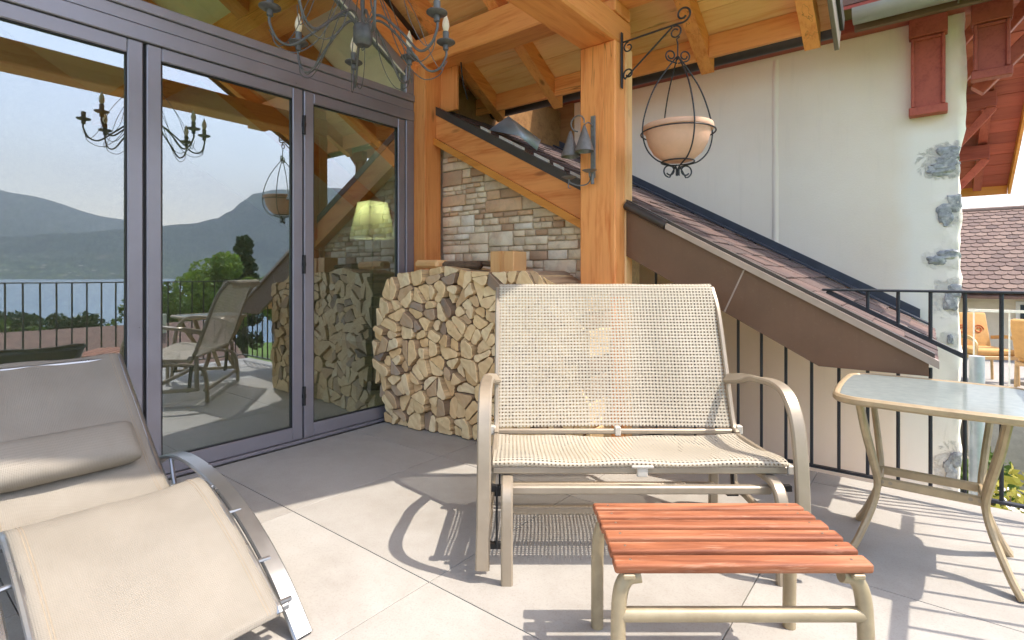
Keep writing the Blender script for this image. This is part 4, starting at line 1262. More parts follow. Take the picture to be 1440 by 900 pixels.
# base frame
for X in (-0.018, 0.945):
    g_ = G(); g_.sweep(spline([(X, 1.850, 0.0), (X, 1.850, 0.15), (X, 1.852, 0.25), (X, 1.87, 0.31), (X, 1.93, 0.335), (X, 2.1, 0.325), (X, 2.30, 0.318), (X, 2.42, 0.30), (X, 2.47, 0.24), (X, 2.485, 0.12), (X, 2.49, 0.0)], 6), rect(0.042, 0.026, 0.006), up=(0, -1, 0.2))
    g_.build('base_leg', 'glider_paint', gl)
for (y_, z_, m_) in ((1.935, 0.298, 'glider_paint'), (2.10, 0.150, 'glider_paint'), (2.47, 0.10, 'glider_paint')):
    g_ = G(); g_.beam((-0.018, y_, z_), (0.945, y_, z_), 0.028, 0.030, ch=0.005); g_.build('crossbar', m_, gl)
for X, s in ((-0.055, -1), (0.985, 1)):
    for (ya, yb) in ((1.93, 1.905), (2.38, 2.36)):
        g_ = G(); g_.beam((X, ya, 0.315), (X, yb, 0.10), 0.008, 0.028, up=(0, 1, 0), ch=0.002)
        g_.beam((X - 0.02, ya, 0.305), (X + 0.03, ya, 0.305), 0.02, 0.02); g_.beam((X - 0.03, yb, 0.11), (X + 0.02, yb, 0.11), 0.02, 0.02)
        g_.build('swing_link', 'black_rubber', gl)
    g_ = G(); g_.beam((X + s * 0.035, 1.875, 0.105), (X + s * 0.035, 2.45, 0.125), 0.024, 0.03, ch=0.005)
    g_.beam((X + s * 0.035, 2.43, 0.11), (X + s * 0.010, 2.42, 0.40), 0.024, 0.03, up=(0, 1, 0), ch=0.005); g_.build('hanger_rail', 'glider_paint', gl)

# ------------------------------------------------------------------ slatted stool
st = thing('slatted_stool', 'small stool with six red-stained wooden slats on bent metal legs', 'stool', c2w((0.565, 1.46, 0)), HEAD)
for i in range(6):
    yc = 1.308 + 0.0615 * i
    zc = 0.366 + 0.006 * math.sin(math.pi * (i + 0.3) / 5.6)
    g_ = MB(lambda p: c2w(p)); 
    tilt = Matrix.Rotation(math.radians(-4 + 8 * i / 5) * -1, 4, 'X')
    g_.box(-0.3165 + U(-0.002, 0.002), 0.3165 + U(-0.002, 0.002), -0.0225, 0.0225, -0.0125, 0.0115, 0.0065, mat=Matrix.Translation((0.566, yc, zc)) @ tilt, seg=3)
    g_.build('slat', 'red_slat', st)
def stool_leg(X, Y, sx, sy):
    pts = spline([(X - sx * 0.05, Y, 0.338), (X - sx * 0.018, Y, 0.330), (X, Y + sy * 0.004, 0.295), (X + sx * 0.006, Y + sy * 0.008, 0.22), (X + sx * 0.006, Y + sy * 0.012, 0.1), (X + sx * 0.006, Y + sy * 0.014, 0.0)], 5)
    g_ = MB(c2w); g_.tube(pts, 0.019, 12); g_.build('leg', 'stool_paint', st)
stool_leg(0.268, 1.315, -1, -1); stool_leg(0.866, 1.315, 1, -1); stool_leg(0.268, 1.615, -1, 1); stool_leg(0.846, 1.615, 1, 1)
for X in (0.285, 0.845):
    g_ = MB(c2w); g_.beam((X, 1.285, 0.346), (X, 1.640, 0.346), 0.03, 0.014, ch=0.003); g_.build('side_rail', 'stool_paint', st)
g_ = MB(c2w); g_.tube([(0.262, 1.308, 0.243), (0.872, 1.308, 0.243)], 0.0175, 12); g_.build('crossbar', 'stool_paint', st)
for i in range(6):
    yc = 1.308 + 0.0615 * i
    for X in (0.292, 0.838):
        g_ = MB(c2w); g_.lathe([(0.004, 0.0), (0.003, 0.002)], (X, yc, 0.3765 + 0.006 * math.sin(math.pi * (i + 0.3) / 5.6)), 8); g_.build('screw', 'screw_metal', st)

# ------------------------------------------------------------------ glass side table
tb = thing('side_table', 'glass-topped side table with curved beige metal legs beside the railing', 'table', (0.0, 2.60, 0))
def rrect(cx, cy, hx, hy, r, bulge=0.02, n=8):
    pts = []
    for (sx, sy, a0) in ((1, -1, -90), (1, 1, 0), (-1, 1, 90), (-1, -1, 180)):
        for k in range(n + 1):
            a = math.radians(a0 + 90 * k / n)
            pts.append((cx + sx * (hx - r) + r * math.cos(a), cy + sy * (hy - r) + r * math.sin(a)))
        nx_, ny_ = {(1, -1): (1, 0), (1, 1): (0, 1), (-1, 1): (-1, 0), (-1, -1): (0, -1)}[(sx, sy)]
        for t in (0.25, 0.5, 0.75):
            s = -(1 - 2 * t) if (nx_ > 0 or ny_ < 0) else (1 - 2 * t)
            bl = bulge * (1 - (1 - 2 * t) ** 2)
            if nx_: pts.append((cx + nx_ * (hx + bl), cy + (s if nx_ > 0 else s) * (hy - r)))
            else: pts.append((cx + (s) * (hx - r), cy + ny_ * (hy + bl)))
    # keep order by angle
    pts.sort(key=lambda p: math.atan2(p[1] - cy, p[0] - cx))
    return pts
TZ = 0.63
ring = rrect(0.02, 2.60, 0.30, 0.30, 0.085, 0.008)
b = MB(); b.sweep([(x, y, TZ - 0.011) for x, y in ring], rect(0.026, 0.030, 0.008), closed=True); b.build('rim', 'table_paint', tb)
inner = rrect(0.02, 2.60, 0.289, 0.289, 0.08, 0.008)
MB().prism(inner, 'z', TZ - 0.006, TZ + 0.0005).build('glass_top', 'table_glass', tb)
for sx in (-1, 1):
    for sy in (-1, 1):
        cx, cy_ = 0.0, 2.61
        P = [(0.205, 0.250, 0.612), (0.190, 0.212, 0.50), (0.168, 0.135, 0.36), (0.158, 0.092, 0.27), (0.172, 0.100, 0.18), (0.215, 0.155, 0.06), (0.245, 0.188, 0.0)]
        b = MB(); b.sweep(spline([(cx + sx * a, cy_ + sy * c, z) for a, c, z in P], 6), rect(0.042, 0.024, 0.007), up=(sx, 0, 0.1)); b.build('leg', 'table_paint', tb)
        b = MB(); b.lathe([(0.007, 0), (0.005, 0.005)], (0, 0, 0), 10); 
        me = b.mesh('bolt'); me.materials.append(MATS['screw_metal'])
        for dz in (-0.012, 0.014):
            inst(me, 'bolt', tb, Matrix.Translation((cx + sx * (0.13 + dz), cy_ + sy * 0.0875, 0.272)) @ Matrix.Rotation(math.pi / 2 * sy * 1, 4, 'X'))
for sy in (-1, 1):
    b = MB(); b.beam((-0.160, 2.61 + sy * 0.078, 0.270), (0.160, 2.61 + sy * 0.078, 0.270), 0.018, 0.034, ch=0.005); b.build('stretcher', 'table_paint', tb)
for sx in (-1, 1):
    b = MB(); b.box(sx * 0.158 - 0.012, sx * 0.158 + 0.012, 2.53, 2.69, 0.256, 0.284, 0.003); b.build('joint_block', 'table_paint', tb)

# ------------------------------------------------------------------ sun lounger by the glass
ch = thing('sun_lounger', 'beige fabric sun lounger with curved aluminium runners in front of the glass', 'lounger', (-2.2, 0.55, 0))
CY0, CY1 = 0.285, 0.79
def ch_sling(prof_, name, n=5):
    pts = spline([(x, 0, z) for x, z in prof_], n); L = arc(pts); m = len(pts) - 1
    mb = MB()
    def fn(a, b_):
        p = pts[round(b_ * m)]
        wr = 0.004 * math.sin(a * 9 + b_ * 5) * math.sin(math.pi * a) + 0.003 * noise.noise(Vector((a * 6, b_ * 9, 2)))
        return Vector((p.x, CY0 + (CY1 - CY0) * a, p.z - 0.018 * math.sin(math.pi * a) * math.sin(math.pi * min(1, b_ * 1.02)) + wr))
    mb.grid(fn, 20, m, uv=lambda a, b_: (a * (CY1 - CY0) * 6, L[round(b_ * m)] * 6))
    o = mb.build(name, 'chaise_fabric', ch, ang=80, fix=False)
    for a in (0.055, 0.07, 0.93, 0.945):
        hm = MB(); hm.tube([fn(a, k / m) + Vector((0, 0, 0.0022)) for k in range(2, m - 1)], 0.0016, 5); hm.build('seam', 'seam_thread', o)
    md = o.modifiers.new('solid', 'SOLIDIFY'); md.thickness = 0.004; md.offset = 0
    return pts
LEG = [(-1.475, 0.095), (-1.482, 0.118), (-1.52, 0.140), (-1.66, 0.222), (-1.82, 0.300), (-1.96, 0.352), (-2.02, 0.362), (-2.06, 0.352), (-2.075, 0.330)]
BACK = [(-2.045, 0.322), (-2.12, 0.300), (-2.22, 0.268), (-2.30, 0.262), (-2.40, 0.312), (-2.55, 0.430), (-2.72, 0.570), (-2.88, 0.700), (-2.915, 0.722), (-2.93, 0.712)]
leg_pts = ch_sling(LEG, 'leg_sling'); back_pts = ch_sling(BACK, 'back_sling')
for y in (CY0, CY1):
    MB().tube([(p.x, y, p.z - 0.012) for p in leg_pts[4:-3]], 0.013, 10).build('side_tube', 'chaise_alu', ch)
    MB().tube([(p.x, y, p.z - 0.012) for p in back_pts[2:-4]], 0.013, 10).build('side_tube', 'chaise_alu', ch)
RUN = [(-1.462, 0.006), (-1.515, 0.055), (-1.60, 0.128), (-1.72, 0.205), (-1.86, 0.272), (-2.02, 0.322), (-2.20, 0.350), (-2.36, 0.352), (-2.50, 0.325), (-2.66, 0.255), (-2.80, 0.150), (-2.90, 0.04), (-2.92, 0.006)]
for y in (0.855, 0.222):
    pts = spline([(x, y, z) for x, z in RUN], 6)
    MB().sweep(pts, rect(0.058, 0.016, 0.005), up=(0, 0, 1)).build('runner', 'chaise_alu', ch)
    s = -1 if y > 0.5 else 1
    for (x, z) in ((-1.53, 0.105), (-1.66, 0.185), (-1.86, 0.285), (-2.02, 0.330), (-2.30, 0.270)):
        MB().tube([(x, y + s * 0.002, z - 0.01), (x, (CY1 if y > 0.5 else CY0), z - 0.005)], 0.008, 8).build('connector', 'chaise_alu', ch)
    # inner support bow under the hip
    MB().tube(spline([(-2.42, y + s * 0.02, 0.335), (-2.34, y + s * 0.03, 0.24), (-2.2, y + s * 0.035, 0.20), (-2.06, y + s * 0.03, 0.25), (-1.99, y + s * 0.02, 0.32)], 5), 0.008, 8).build('support_bow', 'chaise_alu', ch)
MB().tube([(-1.49, CY0 - 0.02, 0.105), (-1.49, CY1 + 0.03, 0.105)], 0.011, 10).build('foot_bar', 'chaise_alu', ch)
MB().tube([(-2.90, CY0, 0.70), (-2.90, CY1, 0.70)], 0.011, 10).build('head_bar', 'chaise_alu', ch)
def pil():
    d = Vector((-0.62, 0, 0.51)).normalized(); nrm = Vector((d.z, 0, -d.x))
    c0 = Vector((-2.50, 0, 0.392)) + nrm * 0.046
    NU, NVv = 28, 20
    def fn(a, b_):
        y = CY0 + 0.012 + (CY1 - CY0 - 0.075) * a
        t = 2 * math.pi * b_
        e = 1 - abs(2 * a - 1) ** 14 * 0.55
        w = 0.088 * (0.92 + 0.08 * e); th = 0.054 * e
        cu = math.copysign(abs(math.cos(t)) ** 0.6, math.cos(t)); su = math.copysign(abs(math.sin(t)) ** 0.75, math.sin(t))
        wr = 0.003 * noise.noise(Vector((a * 8, b_ * 7, 5)))
        return c0 + Vector((0, y, 0)) + d * (w * cu) + nrm * (th * su + wr)
    mb = MB(); mb.grid(fn, NU, NVv, uv=lambda a, b_: (a * 3, b_ * 2.2))
    for a in (0, 1):
        ring_ = [fn(a, k / NVv) for k in range(NVv)]
        mb.add(ring_, [tuple(range(NVv))])
    mb.build('pillow', 'chaise_fabric', ch, ang=60)
pil()

# ------------------------------------------------------------------ chandelier
cx, cy_ = -1.914, 1.395
cd = thing('chandelier', 'wrought iron chandelier with candle bulbs hanging under the timber roof', 'chandelier', (cx, cy_, 2.1))
HZ = 2.068
MB().lathe([(0.0, HZ - 0.004), (0.028, HZ), (0.038, HZ + 0.012), (0.041, HZ + 0.03), (0.041, HZ + 0.075), (0.036, HZ + 0.085), (0.012, HZ + 0.088)], (cx, cy_, 0), 20, cap=False).build('hub', 'iron_grey', cd)
MB().tube([(cx + 0.008 * math.cos(k * math.pi / 6), cy_, HZ - 0.012 + 0.008 * math.sin(k * math.pi / 6)) for k in range(12)], 0.002, 6, closed=True).build('hub_ring', 'iron_grey', cd)
MB().tube([(cx, cy_, HZ + 0.08), (cx, cy_, 3.0)], 0.008, 10).build('stem', 'iron_grey', cd)
MB().tube([(cx, cy_, 3.0), (cx, cy_, 3.914)], 0.004, 8).build('chain', 'iron_grey', cd)
NA = 8
def cdp(a, r, z, side=0.0): return (cx + r * math.cos(a) - side * math.sin(a), cy_ + r * math.sin(a) + side * math.cos(a), z)
rc = random.Random(3)
for k in range(NA):
    a = 2 * math.pi * (k + 0.35) / NA
    low = 2.010 + rc.uniform(-0.015, 0.015); R = 0.365 + rc.uniform(-0.01, 0.01)
    ar = MB(); ar.tube(spline([cdp(a, 0.03, HZ + 0.09), cdp(a, 0.06, HZ + 0.118), cdp(a, 0.11, HZ + 0.10), cdp(a, 0.20, HZ + 0.02), cdp(a, 0.28, low), cdp(a, 0.335, low + 0.012), cdp(a, R, low + 0.07), cdp(a, R + 0.002, low + 0.105)], 6), 0.0055, 8)
    ao = ar.build('arm', 'iron_grey', cd)
    w2 = MB()
    w2.tube(spline([cdp(a, 0.04, HZ + 0.30, 0.01), cdp(a, 0.10, HZ + 0.16, 0.02), cdp(a, 0.17, HZ + 0.0, 0.03), cdp(a, 0.26, low - 0.035, 0.02), cdp(a, 0.34, low - 0.012, 0.005), cdp(a, R - 0.004, low + 0.06, 0.0)], 6), 0.0022, 6)
    w2.tube(spline([cdp(a, 0.02, HZ + 0.45, -0.01), cdp(a, 0.20, HZ + 0.20, -0.03), cdp(a, 0.27, HZ + 0.03, -0.04), cdp(a, 0.33, low - 0.0, -0.03), cdp(a, R + 0.004, low + 0.05, -0.006)], 6), 0.0018, 6)
    w2.build('wire', 'iron_grey', ao)
    px_, py_, pz = cdp(a, R, low + 0.10)
    MB().lathe([(0.008, 0.0), (0.013, 0.004), (0.013, 0.026), (0.010, 0.030)], (px_, py_, pz), 14).build('cup', 'iron_grey', ao)
    MB().lathe([(0.010, 0.027), (0.034, 0.030), (0.043, 0.037), (0.042, 0.041), (0.034, 0.036), (0.010, 0.034)], (px_, py_, pz), 20, cap=False).build('drip_pan', 'iron_grey', ao)
    sl_ = MB().lathe([(0.0140, 0.03), (0.0140, 0.085), (0.010, 0.0865)], (px_, py_, pz), 14).build('candle_sleeve', 'sleeve', ao)
    if k != 6:
        bb_ = [(0.008, 0.0867), (0.0135, 0.098), (0.0165, 0.112), (0.0150, 0.130), (0.009, 0.150), (0.0035, 0.166), (0.0005, 0.172)]
        MB().lathe(bb_, (px_, py_, pz), 16).build('bulb', 'bulb', ao)

# ------------------------------------------------------------------ planter bracket and hanging pot
br = thing('scroll_bracket', 'black wrought iron scroll bracket fixed to the timber post', 'bracket', (-1.432, 2.86, 2.3))
by = 2.865
def spiral(c, r0, r1, a0, turns, n=24):
    out = []
    for k in range(n + 1):
        t = k / n; a = a0 + turns * 2 * math.pi * t; r = r0 + (r1 - r0) * t
        out.append((c[0] + r * math.cos(a), by, c[1] + r * math.sin(a)))
    return out
MB().box(-1.4305, -1.4225, by - 0.012, by + 0.012, 2.185, 2.515, 0.003).build('back_plate', 'iron', br)
MB().tube([(-1.424, by, 2.455), (-1.10, by, 2.468)] + spiral((-1.06, 2.513), 0.045, 0.018, -math.pi / 2, 1.15), 0.0055, 8).build('arm', 'iron', br)
MB().tube([(-1.12, by, 2.46), (-1.41, by, 2.235)] + spiral((-1.385, 2.262), 0.034, 0.014, math.pi * 1.3, -1.1), 0.005, 8).build('strut', 'iron', br)
MB().tube(spiral((-1.385, 2.418), 0.032, 0.012, math.pi * 0.5, 1.1), 0.0045, 8).build('scroll', 'iron', br)
MB().tube(spiral((-1.103, 2.425), 0.036, 0.016, math.pi * 0.6, -1.2), 0.0045, 8).build('hook', 'iron', br)
hp = thing('hanging_basket', 'black wire hanging basket with scrolls holding the terracotta bowl', 'hanging basket', (-1.09, by, 1.62))
hx = -1.09
for k in range(4):
    a = HEAD + math.pi / 2 * k + 0.12
    ca, sa = math.cos(a), math.sin(a)
    P = [(0.006, 2.285), (0.055, 2.225), (0.130, 2.115), (0.182, 1.985), (0.202, 1.87), (0.180, 1.775), (0.125, 1.715), (0.055, 1.690), (0.012, 1.672), (0.008, 1.63)]
    MB().tube(spline([(hx + r * ca, by + r * sa, z) for r, z in P], 6), 0.0042, 8).build('rib', 'iron', hp)
    T_ = []; B_ = []
    for j in range(25):
        t = j / 24; aa = -math.pi / 2 + 1.25 * 2 * math.pi * t; rr_ = 0.032 - 0.018 * t
        T_.append((0.040 + rr_ * math.cos(aa), 2.292 + rr_ * math.sin(aa)))
        ab = math.pi / 2 - 1.15 * 2 * math.pi * t; rb_ = 0.036 - 0.016 * t
        B_.append((0.047 - rb_ * math.cos(ab) * -1, 1.655 + rb_ * math.sin(ab) * -1))
    if k in (0, 2):
        MB().tube([(hx + r * ca, by + r * sa, z) for r, z in [(0.004, 2.25)] + T_], 0.0042, 8).build('scroll', 'iron', hp)
        MB().tube([(hx + r * ca, by + r * sa, z) for r, z in [(0.006, 1.69)] + B_], 0.0042, 8).build('scroll', 'iron', hp)
MB().tube([(hx + 0.198 * math.cos(2 * math.pi * k / 36), by + 0.198 * math.sin(2 * math.pi * k / 36), 1.865) for k in range(36)], 0.004, 8, closed=True).build('hoop', 'iron', hp)
MB().tube([(hx + 0.088 * math.cos(2 * math.pi * k / 28), by + 0.088 * math.sin(2 * math.pi * k / 28), 1.705) for k in range(28)], 0.004, 8, closed=True).build('hoop', 'iron', hp)
MB().tube([(hx, by, 2.27), (hx, by, 2.36), (hx - 0.006, by, 2.385), (hx + 0.012, by, 2.395)], 0.004, 8).build('hanger', 'iron', hp)
pt = thing('terracotta_bowl', 'pale terracotta bowl planter hanging in the wire basket', 'pot', (hx, by, 1.71))
MB().lathe([(0.0, 1.712), (0.080, 1.712), (0.086, 1.718), (0.130, 1.755), (0.158, 1.805), (0.170, 1.850), (0.173, 1.872), (0.186, 1.877), (0.190, 1.890), (0.186, 1.904), (0.176, 1.907), (0.164, 1.900), (0.152, 1.86), (0.118, 1.78), (0.07, 1.735), (0.0, 1.732)], (hx, by, 0), 40, cap=False).build('bowl', 'terracotta', pt)
m_simple('soil', C(70, 54, 42), 0.95, 0, 0.3, 60, 0.6)
MB().lathe([(0.0, 1.850), (0.147, 1.846)], (hx, by, 0), 30, cap=False).build('soil', 'soil', pt)

# ------------------------------------------------------------------ sconce on the post
sc_ = thing('candle_sconce', 'iron candle sconce with two cone snuffers on the timber post', 'sconce', (-1.58, 2.79, 1.8))
sy = 2.799
m_simple('sconce_metal', C(122, 121, 120), 0.5, 0.3, 0.2, 30, 0.15)
MB().box(-1.597, -1.565, sy - 0.008, sy - 0.0005, 1.66, 2.035, 0.003).build('back_plate', 'sconce_metal', sc_)
def cone(x, y, z, h, r, name='shade'):
    m_ = MB(); m_.lathe([(0.004, z + h), (0.007, z + h - 0.004), (r, z), (r - 0.002, z), (0.004, z + h - 0.012)], (x, y, 0), 28, cap=False)
    return m_.build(name, 'sconce_metal', sc_)
cone(-1.585, sy - 0.10, 1.805, 0.155, 0.058); cone(-1.690, sy - 0.085, 1.79, 0.155, 0.058)
MB().tube(spline([(-1.582, sy - 0.008, 1.975), (-1.585, sy - 0.05, 1.985), (-1.585, sy - 0.10, 1.962)], 5), 0.004, 8).build('hook', 'sconce_metal', sc_)
MB().tube([(-1.69 + 0.045 + 0.05 * math.cos(math.radians(a)), sy - 0.06 - 0.025 * (1 - a / 260), 1.985 + 0.045 * math.sin(math.radians(a))) for a in range(-10, 262, 15)], 0.0045, 8).build('ring_hook', 'sconce_metal', sc_)
def dish(x, y, z, r):
    MB().lathe([(0.004, z - 0.03), (0.006, z - 0.006), (r * 0.6, z - 0.004), (r, z + 0.006), (r - 0.002, z + 0.007), (r * 0.55, z), (0.0, z)], (x, y, 0), 24, cap=False).build('drip_pan', 'sconce_metal', sc_)
dish(-1.565, sy - 0.075, 1.690, 0.044); dish(-1.700, sy - 0.085, 1.665, 0.046)
MB().lathe([(0.011, 1.62), (0.011, 1.69), (0.008, 1.694)], (-1.565, sy - 0.04, 0), 12).build('candle_holder', 'sconce_metal', sc_)
MB().tube(spline([(-1.582, sy - 0.008, 1.70), (-1.60, sy - 0.03, 1.63), (-1.64, sy - 0.07, 1.615), (-1.690, sy - 0.085, 1.635), (-1.700, sy - 0.085, 1.66)], 6), 0.004, 8).build('arm', 'sconce_metal', sc_)
MB().tube(spline([(-1.582, sy - 0.008, 1.68), (-1.575, sy - 0.05, 1.655), (-1.565, sy - 0.075, 1.665)], 6), 0.004, 8).build('arm', 'sconce_metal', sc_)
MB().tube(spline([(-1.700, sy - 0.085, 1.64), (-1.705, sy - 0.085, 1.61), (-1.69, sy - 0.085, 1.60)], 5), 0.003, 6).build('finial', 'sconce_metal', sc_)

# ------------------------------------------------------------------ neighbour's terrace, chairs and scalloped roof
struct('neighbour_terrace', MB().box(0.35, 6.0, 8.0, 13.3, -3.3, -0.46), 'slab_edge')
nh = thing('tiled_house', 'cream house with brown scalloped tile roof beyond the white house', 'house', (2.0, 15, -0.5))
MB().box(-1.0, 6.0, 13.35, 13.6, -3.3, 0.95).build('wall', 'cream_render', nh)
RA, RB = (12.95, 0.74), (16.2, 2.56)
slp = math.atan2(RB[1] - RA[1], RB[0] - RA[0])
MB().prism([(RA[0], RA[1] - 0.05), (RB[0], RB[1] - 0.05), (RB[0], RB[1] - 0.09), (RA[0], RA[1] - 0.09)], 'x', -1.2, 5.5).build('roof_deck', 'roof_far', nh)
def scallop():
    L = 0.28; w = 0.19
    poly = [(-w / 2 + 0.003, L), (w / 2 - 0.003, L)] + [((w / 2 - 0.003) * math.cos(math.radians(-a)), 0.06 + 0.06 * math.sin(math.radians(-a))) for a in range(0, 181, 20)]
    mb = MB(); mb.prism(poly, 'z', 0, 0.016)
    me = mb.mesh('tile', ang=30); me.materials.append(MATS['scallop_tile'])
    rows = 22; ex_ = math.hypot(RB[0] - RA[0], RB[1] - RA[1]) / rows
    r_ = random.Random(5)
    for i in range(rows):
        for j in range(13):
            x = 0.12 + w * (j + (0.5 if i % 2 else 0)); d = i * ex_
            M = Matrix.Translation((x, RA[0] + d * math.cos(slp), RA[1] + d * math.sin(slp) - 0.02)) @ Matrix.Rotation(slp, 4, 'X') @ Matrix.Rotation(-0.09, 4, 'X') @ Matrix.Rotation(r_.uniform(-0.02, 0.02), 4, 'Z')
            M = M @ Matrix.Translation((0, 0, 0.03))
            inst(me, 'tile', nh, M)
scallop()
MB().tube([(0.0, RB[0], RB[1] + 0.0), (5.5, RB[0], RB[1] + 0.0)], 0.07, 10).build('ridge_tile', 'scallop_tile', nh)
MB().beam((0.16, RA[0] + 0.7, RA[1] + 0.42), (0.52, RA[0] - 0.05, RA[1] + 0.0), 0.06, 0.05).build('valley_flashing', 'dark_metal', nh)
for x in (1.75,):
    w_ = MB().box(x - 0.5, x + 0.5, 13.33, 13.349, -0.4, 0.6).build('window', 'white_plastic', nh)
    MB().box(x - 0.44, x + 0.44, 13.32, 13.329, -0.34, 0.54).build('pane', 'dark_pane', w_)
def patio_chair(x, y, rz, lab):
    t = thing('patio_chair', lab, 'chair', (x, y, -0.46), rz, 'cushioned chairs on the neighbouring terrace')
    M = FRAME[t.name]
    Tm = lambda p: M @ Vector(p)
    for sx in (-0.27, 0.27):
        for sy in (-0.25, 0.25):
            q = MB(Tm); q.tube([(sx, sy, 0), (sx * 0.96, sy, 0.42)], 0.018, 8); q.build('leg', 'tan_frame', t)
        q = MB(Tm); q.sweep(spline([(sx, -0.27, 0.42), (sx, -0.28, 0.58), (sx, -0.1, 0.66), (sx, 0.27, 0.62)], 5), rect(0.05, 0.02), up=(1, 0, 0)); q.build('armrest', 'tan_frame', t)
    q = MB(Tm); q.box(-0.27, 0.27, -0.27, 0.27, 0.36, 0.41, 0.006); q.build('seat_frame', 'tan_frame', t)
    q = MB(Tm); q.box(-0.25, 0.25, -0.25, 0.25, 0.411, 0.50, 0.03, seg=3); q.build('seat_cushion', 'yellow_cushion', t)
    q = MB(Tm); q.box(-0.25, 0.25, -0.05, 0.05, 0, 0.52, 0.03, mat=Matrix.Translation((0, 0.27, 0.47)) @ Matrix.Rotation(-0.25, 4, 'X'), seg=3); cu = q.build('back_cushion', 'yellow_cushion', t)
    for sx in (-0.11, 0.11):
        q = MB(Tm); pts = [Matrix.Translation((0, 0.27, 0.47)) @ Matrix.Rotation(-0.25, 4, 'X') @ Vector((sx + (0.07 - 0.05 * k / 20) * math.cos(k * 0.45), -0.053, 0.26 + (0.07 - 0.05 * k / 20) * math.sin(k * 0.45))) for k in range(21)]
        q.tube(pts, 0.008, 6); q.build('scroll_print', 'cushion_red', cu)
patio_chair(0.62, 10.2, 0.5, 'patio chair with orange cushions on the far terrace, nearer the white house corner')
patio_chair(1.25, 9.6, 2.6, 'patio chair with scroll-patterned orange cushions beside the parasol pole')
o = MB(); o.tube([(1.12, 10.4, -0.46), (1.20, 10.4, 0.7)], [0.05, 0.08], 12); o.tube([(1.20, 10.4, 0.7), (1.27, 10.4, 1.6)], [0.08, 0.03], 12)
t_ = thing('closed_parasol', 'closed tan parasol standing among the chairs on the far terrace', 'parasol', (1.12, 10.4, -0.46)); o.build('canopy', 'tan_frame', t_)
MB().lathe([(0.2, -0.46), (0.2, -0.41), (0.05, -0.38)], (1.12, 10.4, 0), 16).build('base', 'slab_edge', t_)
wr_ = thing('white_railing', 'thin white railing in front of the neighbouring terrace chairs', 'railing', (1.5, 8.1, -0.46))
MB().box(0.36, 3.0, 8.08, 8.12, 0.66, 0.69).build('top_rail', 'white_plastic', wr_)
for k in range(9):
    MB().box(0.40 + 0.3 * k, 0.415 + 0.3 * k, 8.09, 8.105, -0.46, 0.66).build('baluster', 'white_plastic', wr_)

# ------------------------------------------------------------------ vegetation
def leaves(mb, c, rad, n, size, r, mi=0, flat=0.0):
    for _ in range(n):
        while True:
            p = Vector((r.uniform(-1, 1), r.uniform(-1, 1), r.uniform(-1, 1)))
            if 0.15 < p.length < 1: break
        p = p.normalized() * (p.length ** 0.5)
        q = Vector((c[0] + p.x * rad[0], c[1] + p.y * rad[1], c[2] + p.z * rad[2]))
        a = Vector((r.gauss(0, 1), r.gauss(0, 1), r.gauss(0, 1))).normalized(); b_ = a.cross(Vector((r.gauss(0, 1), r.gauss(0, 1), r.gauss(0, 1)))).normalized()
        s = size * r.uniform(0.6, 1.3)
        i0 = len(mb.v)
        mb.v += [q - a * s, q + b_ * s * 0.5, q + a * s, q - b_ * s * 0.5]
        mb.f.append([i0, i0 + 1, i0 + 2, i0 + 3]); mb.m.append(mi)
def tree(x, y, z0, h, rx, label, mat='leaf_mid', clumps=26, per=170, size=0.16, seed=1, trunk=0.35, conifer=False, name='leafy_tree'):
    r = random.Random(seed)
    t = thing(name, label, 'tree', (x, y, z0))
    tk = MB(); tk.tube([(x, y, z0), (x + 0.05 * h * 0.1, y, z0 + h * 0.35), (x, y + 0.1, z0 + h * 0.85)], [h * 0.03, h * 0.022, h * 0.006], 8)
    cr = MB()
    zc = z0 + h * (trunk + 1) / 2; rz_ = h * (1 - trunk) / 2
    for k in range(clumps):
        if conifer:
            f_ = r.uniform(0, 1); zz = z0 + h * (0.12 + 0.86 * f_); R = rx * (1 - f_) ** 0.7 * r.uniform(0.3, 1); a = r.uniform(0, 6.28)
            cc = (x + R * math.cos(a), y + R * math.sin(a), zz); cr_r = rx * 0.32
        else:
            while True:
                p = Vector((r.uniform(-1, 1), r.uniform(-1, 1), r.uniform(-1, 1)))
                if p.length < 1: break
            p = p.normalized() * p.length ** 0.45 * 0.85
            cc = (x + p.x * rx, y + p.y * rx, zc + p.z * rz_); cr_r = rx * r.uniform(0.22, 0.42)
        tk.tube([(x, y, z0 + h * 0.3 + 0.2 * (cc[2] - z0 - h * 0.3)), cc], [h * 0.009, h * 0.002], 5)
        leaves(cr, cc, (cr_r, cr_r, cr_r * 0.8), per, size, r)
    tk.build('trunk', 'bark', t); cr.build('crown', mat, t, smooth=False, fix=False)
def gz(x, y): return ground_z(x, y) - 0.05
tree(35.2, 18.0, gz(35, 18), 9.0, 3.0, 'broad bright green tree beyond the railing, largest crown above the lake', 'leaf_bright', 34, 230, 0.20, 2)
tree(31.0, 21.0, gz(31, 21), 8.6, 2.4, 'rounded green tree beside the broad bright tree', 'leaf_bright', 26, 200, 0.18, 3)
tree(33.0, 12.8, gz(33, 13), 6.2, 2.2, 'loose light-leaved tree in front of the lake shore', 'leaf_mid', 18, 120, 0.17, 5)
tree(54.6, 28.4, gz(54, 28), 14.5, 2.4, 'tall dark cypress rising behind the bright trees', 'leaf_dark', 60, 130, 0.24, 6, conifer=True, name='cypress')
tree(57.0, 26.6, gz(57, 26), 12.0, 1.6, 'short dark cypress next to the taller one', 'leaf_dark', 40, 100, 0.22, 16, conifer=True, name='cypress')
tree(36.5, 5.4, gz(36, 5), 4.9, 2.6, 'round dark bush standing left of the lower tiled roof', 'leaf_mid', 22, 180, 0.17, 8, trunk=0.2)
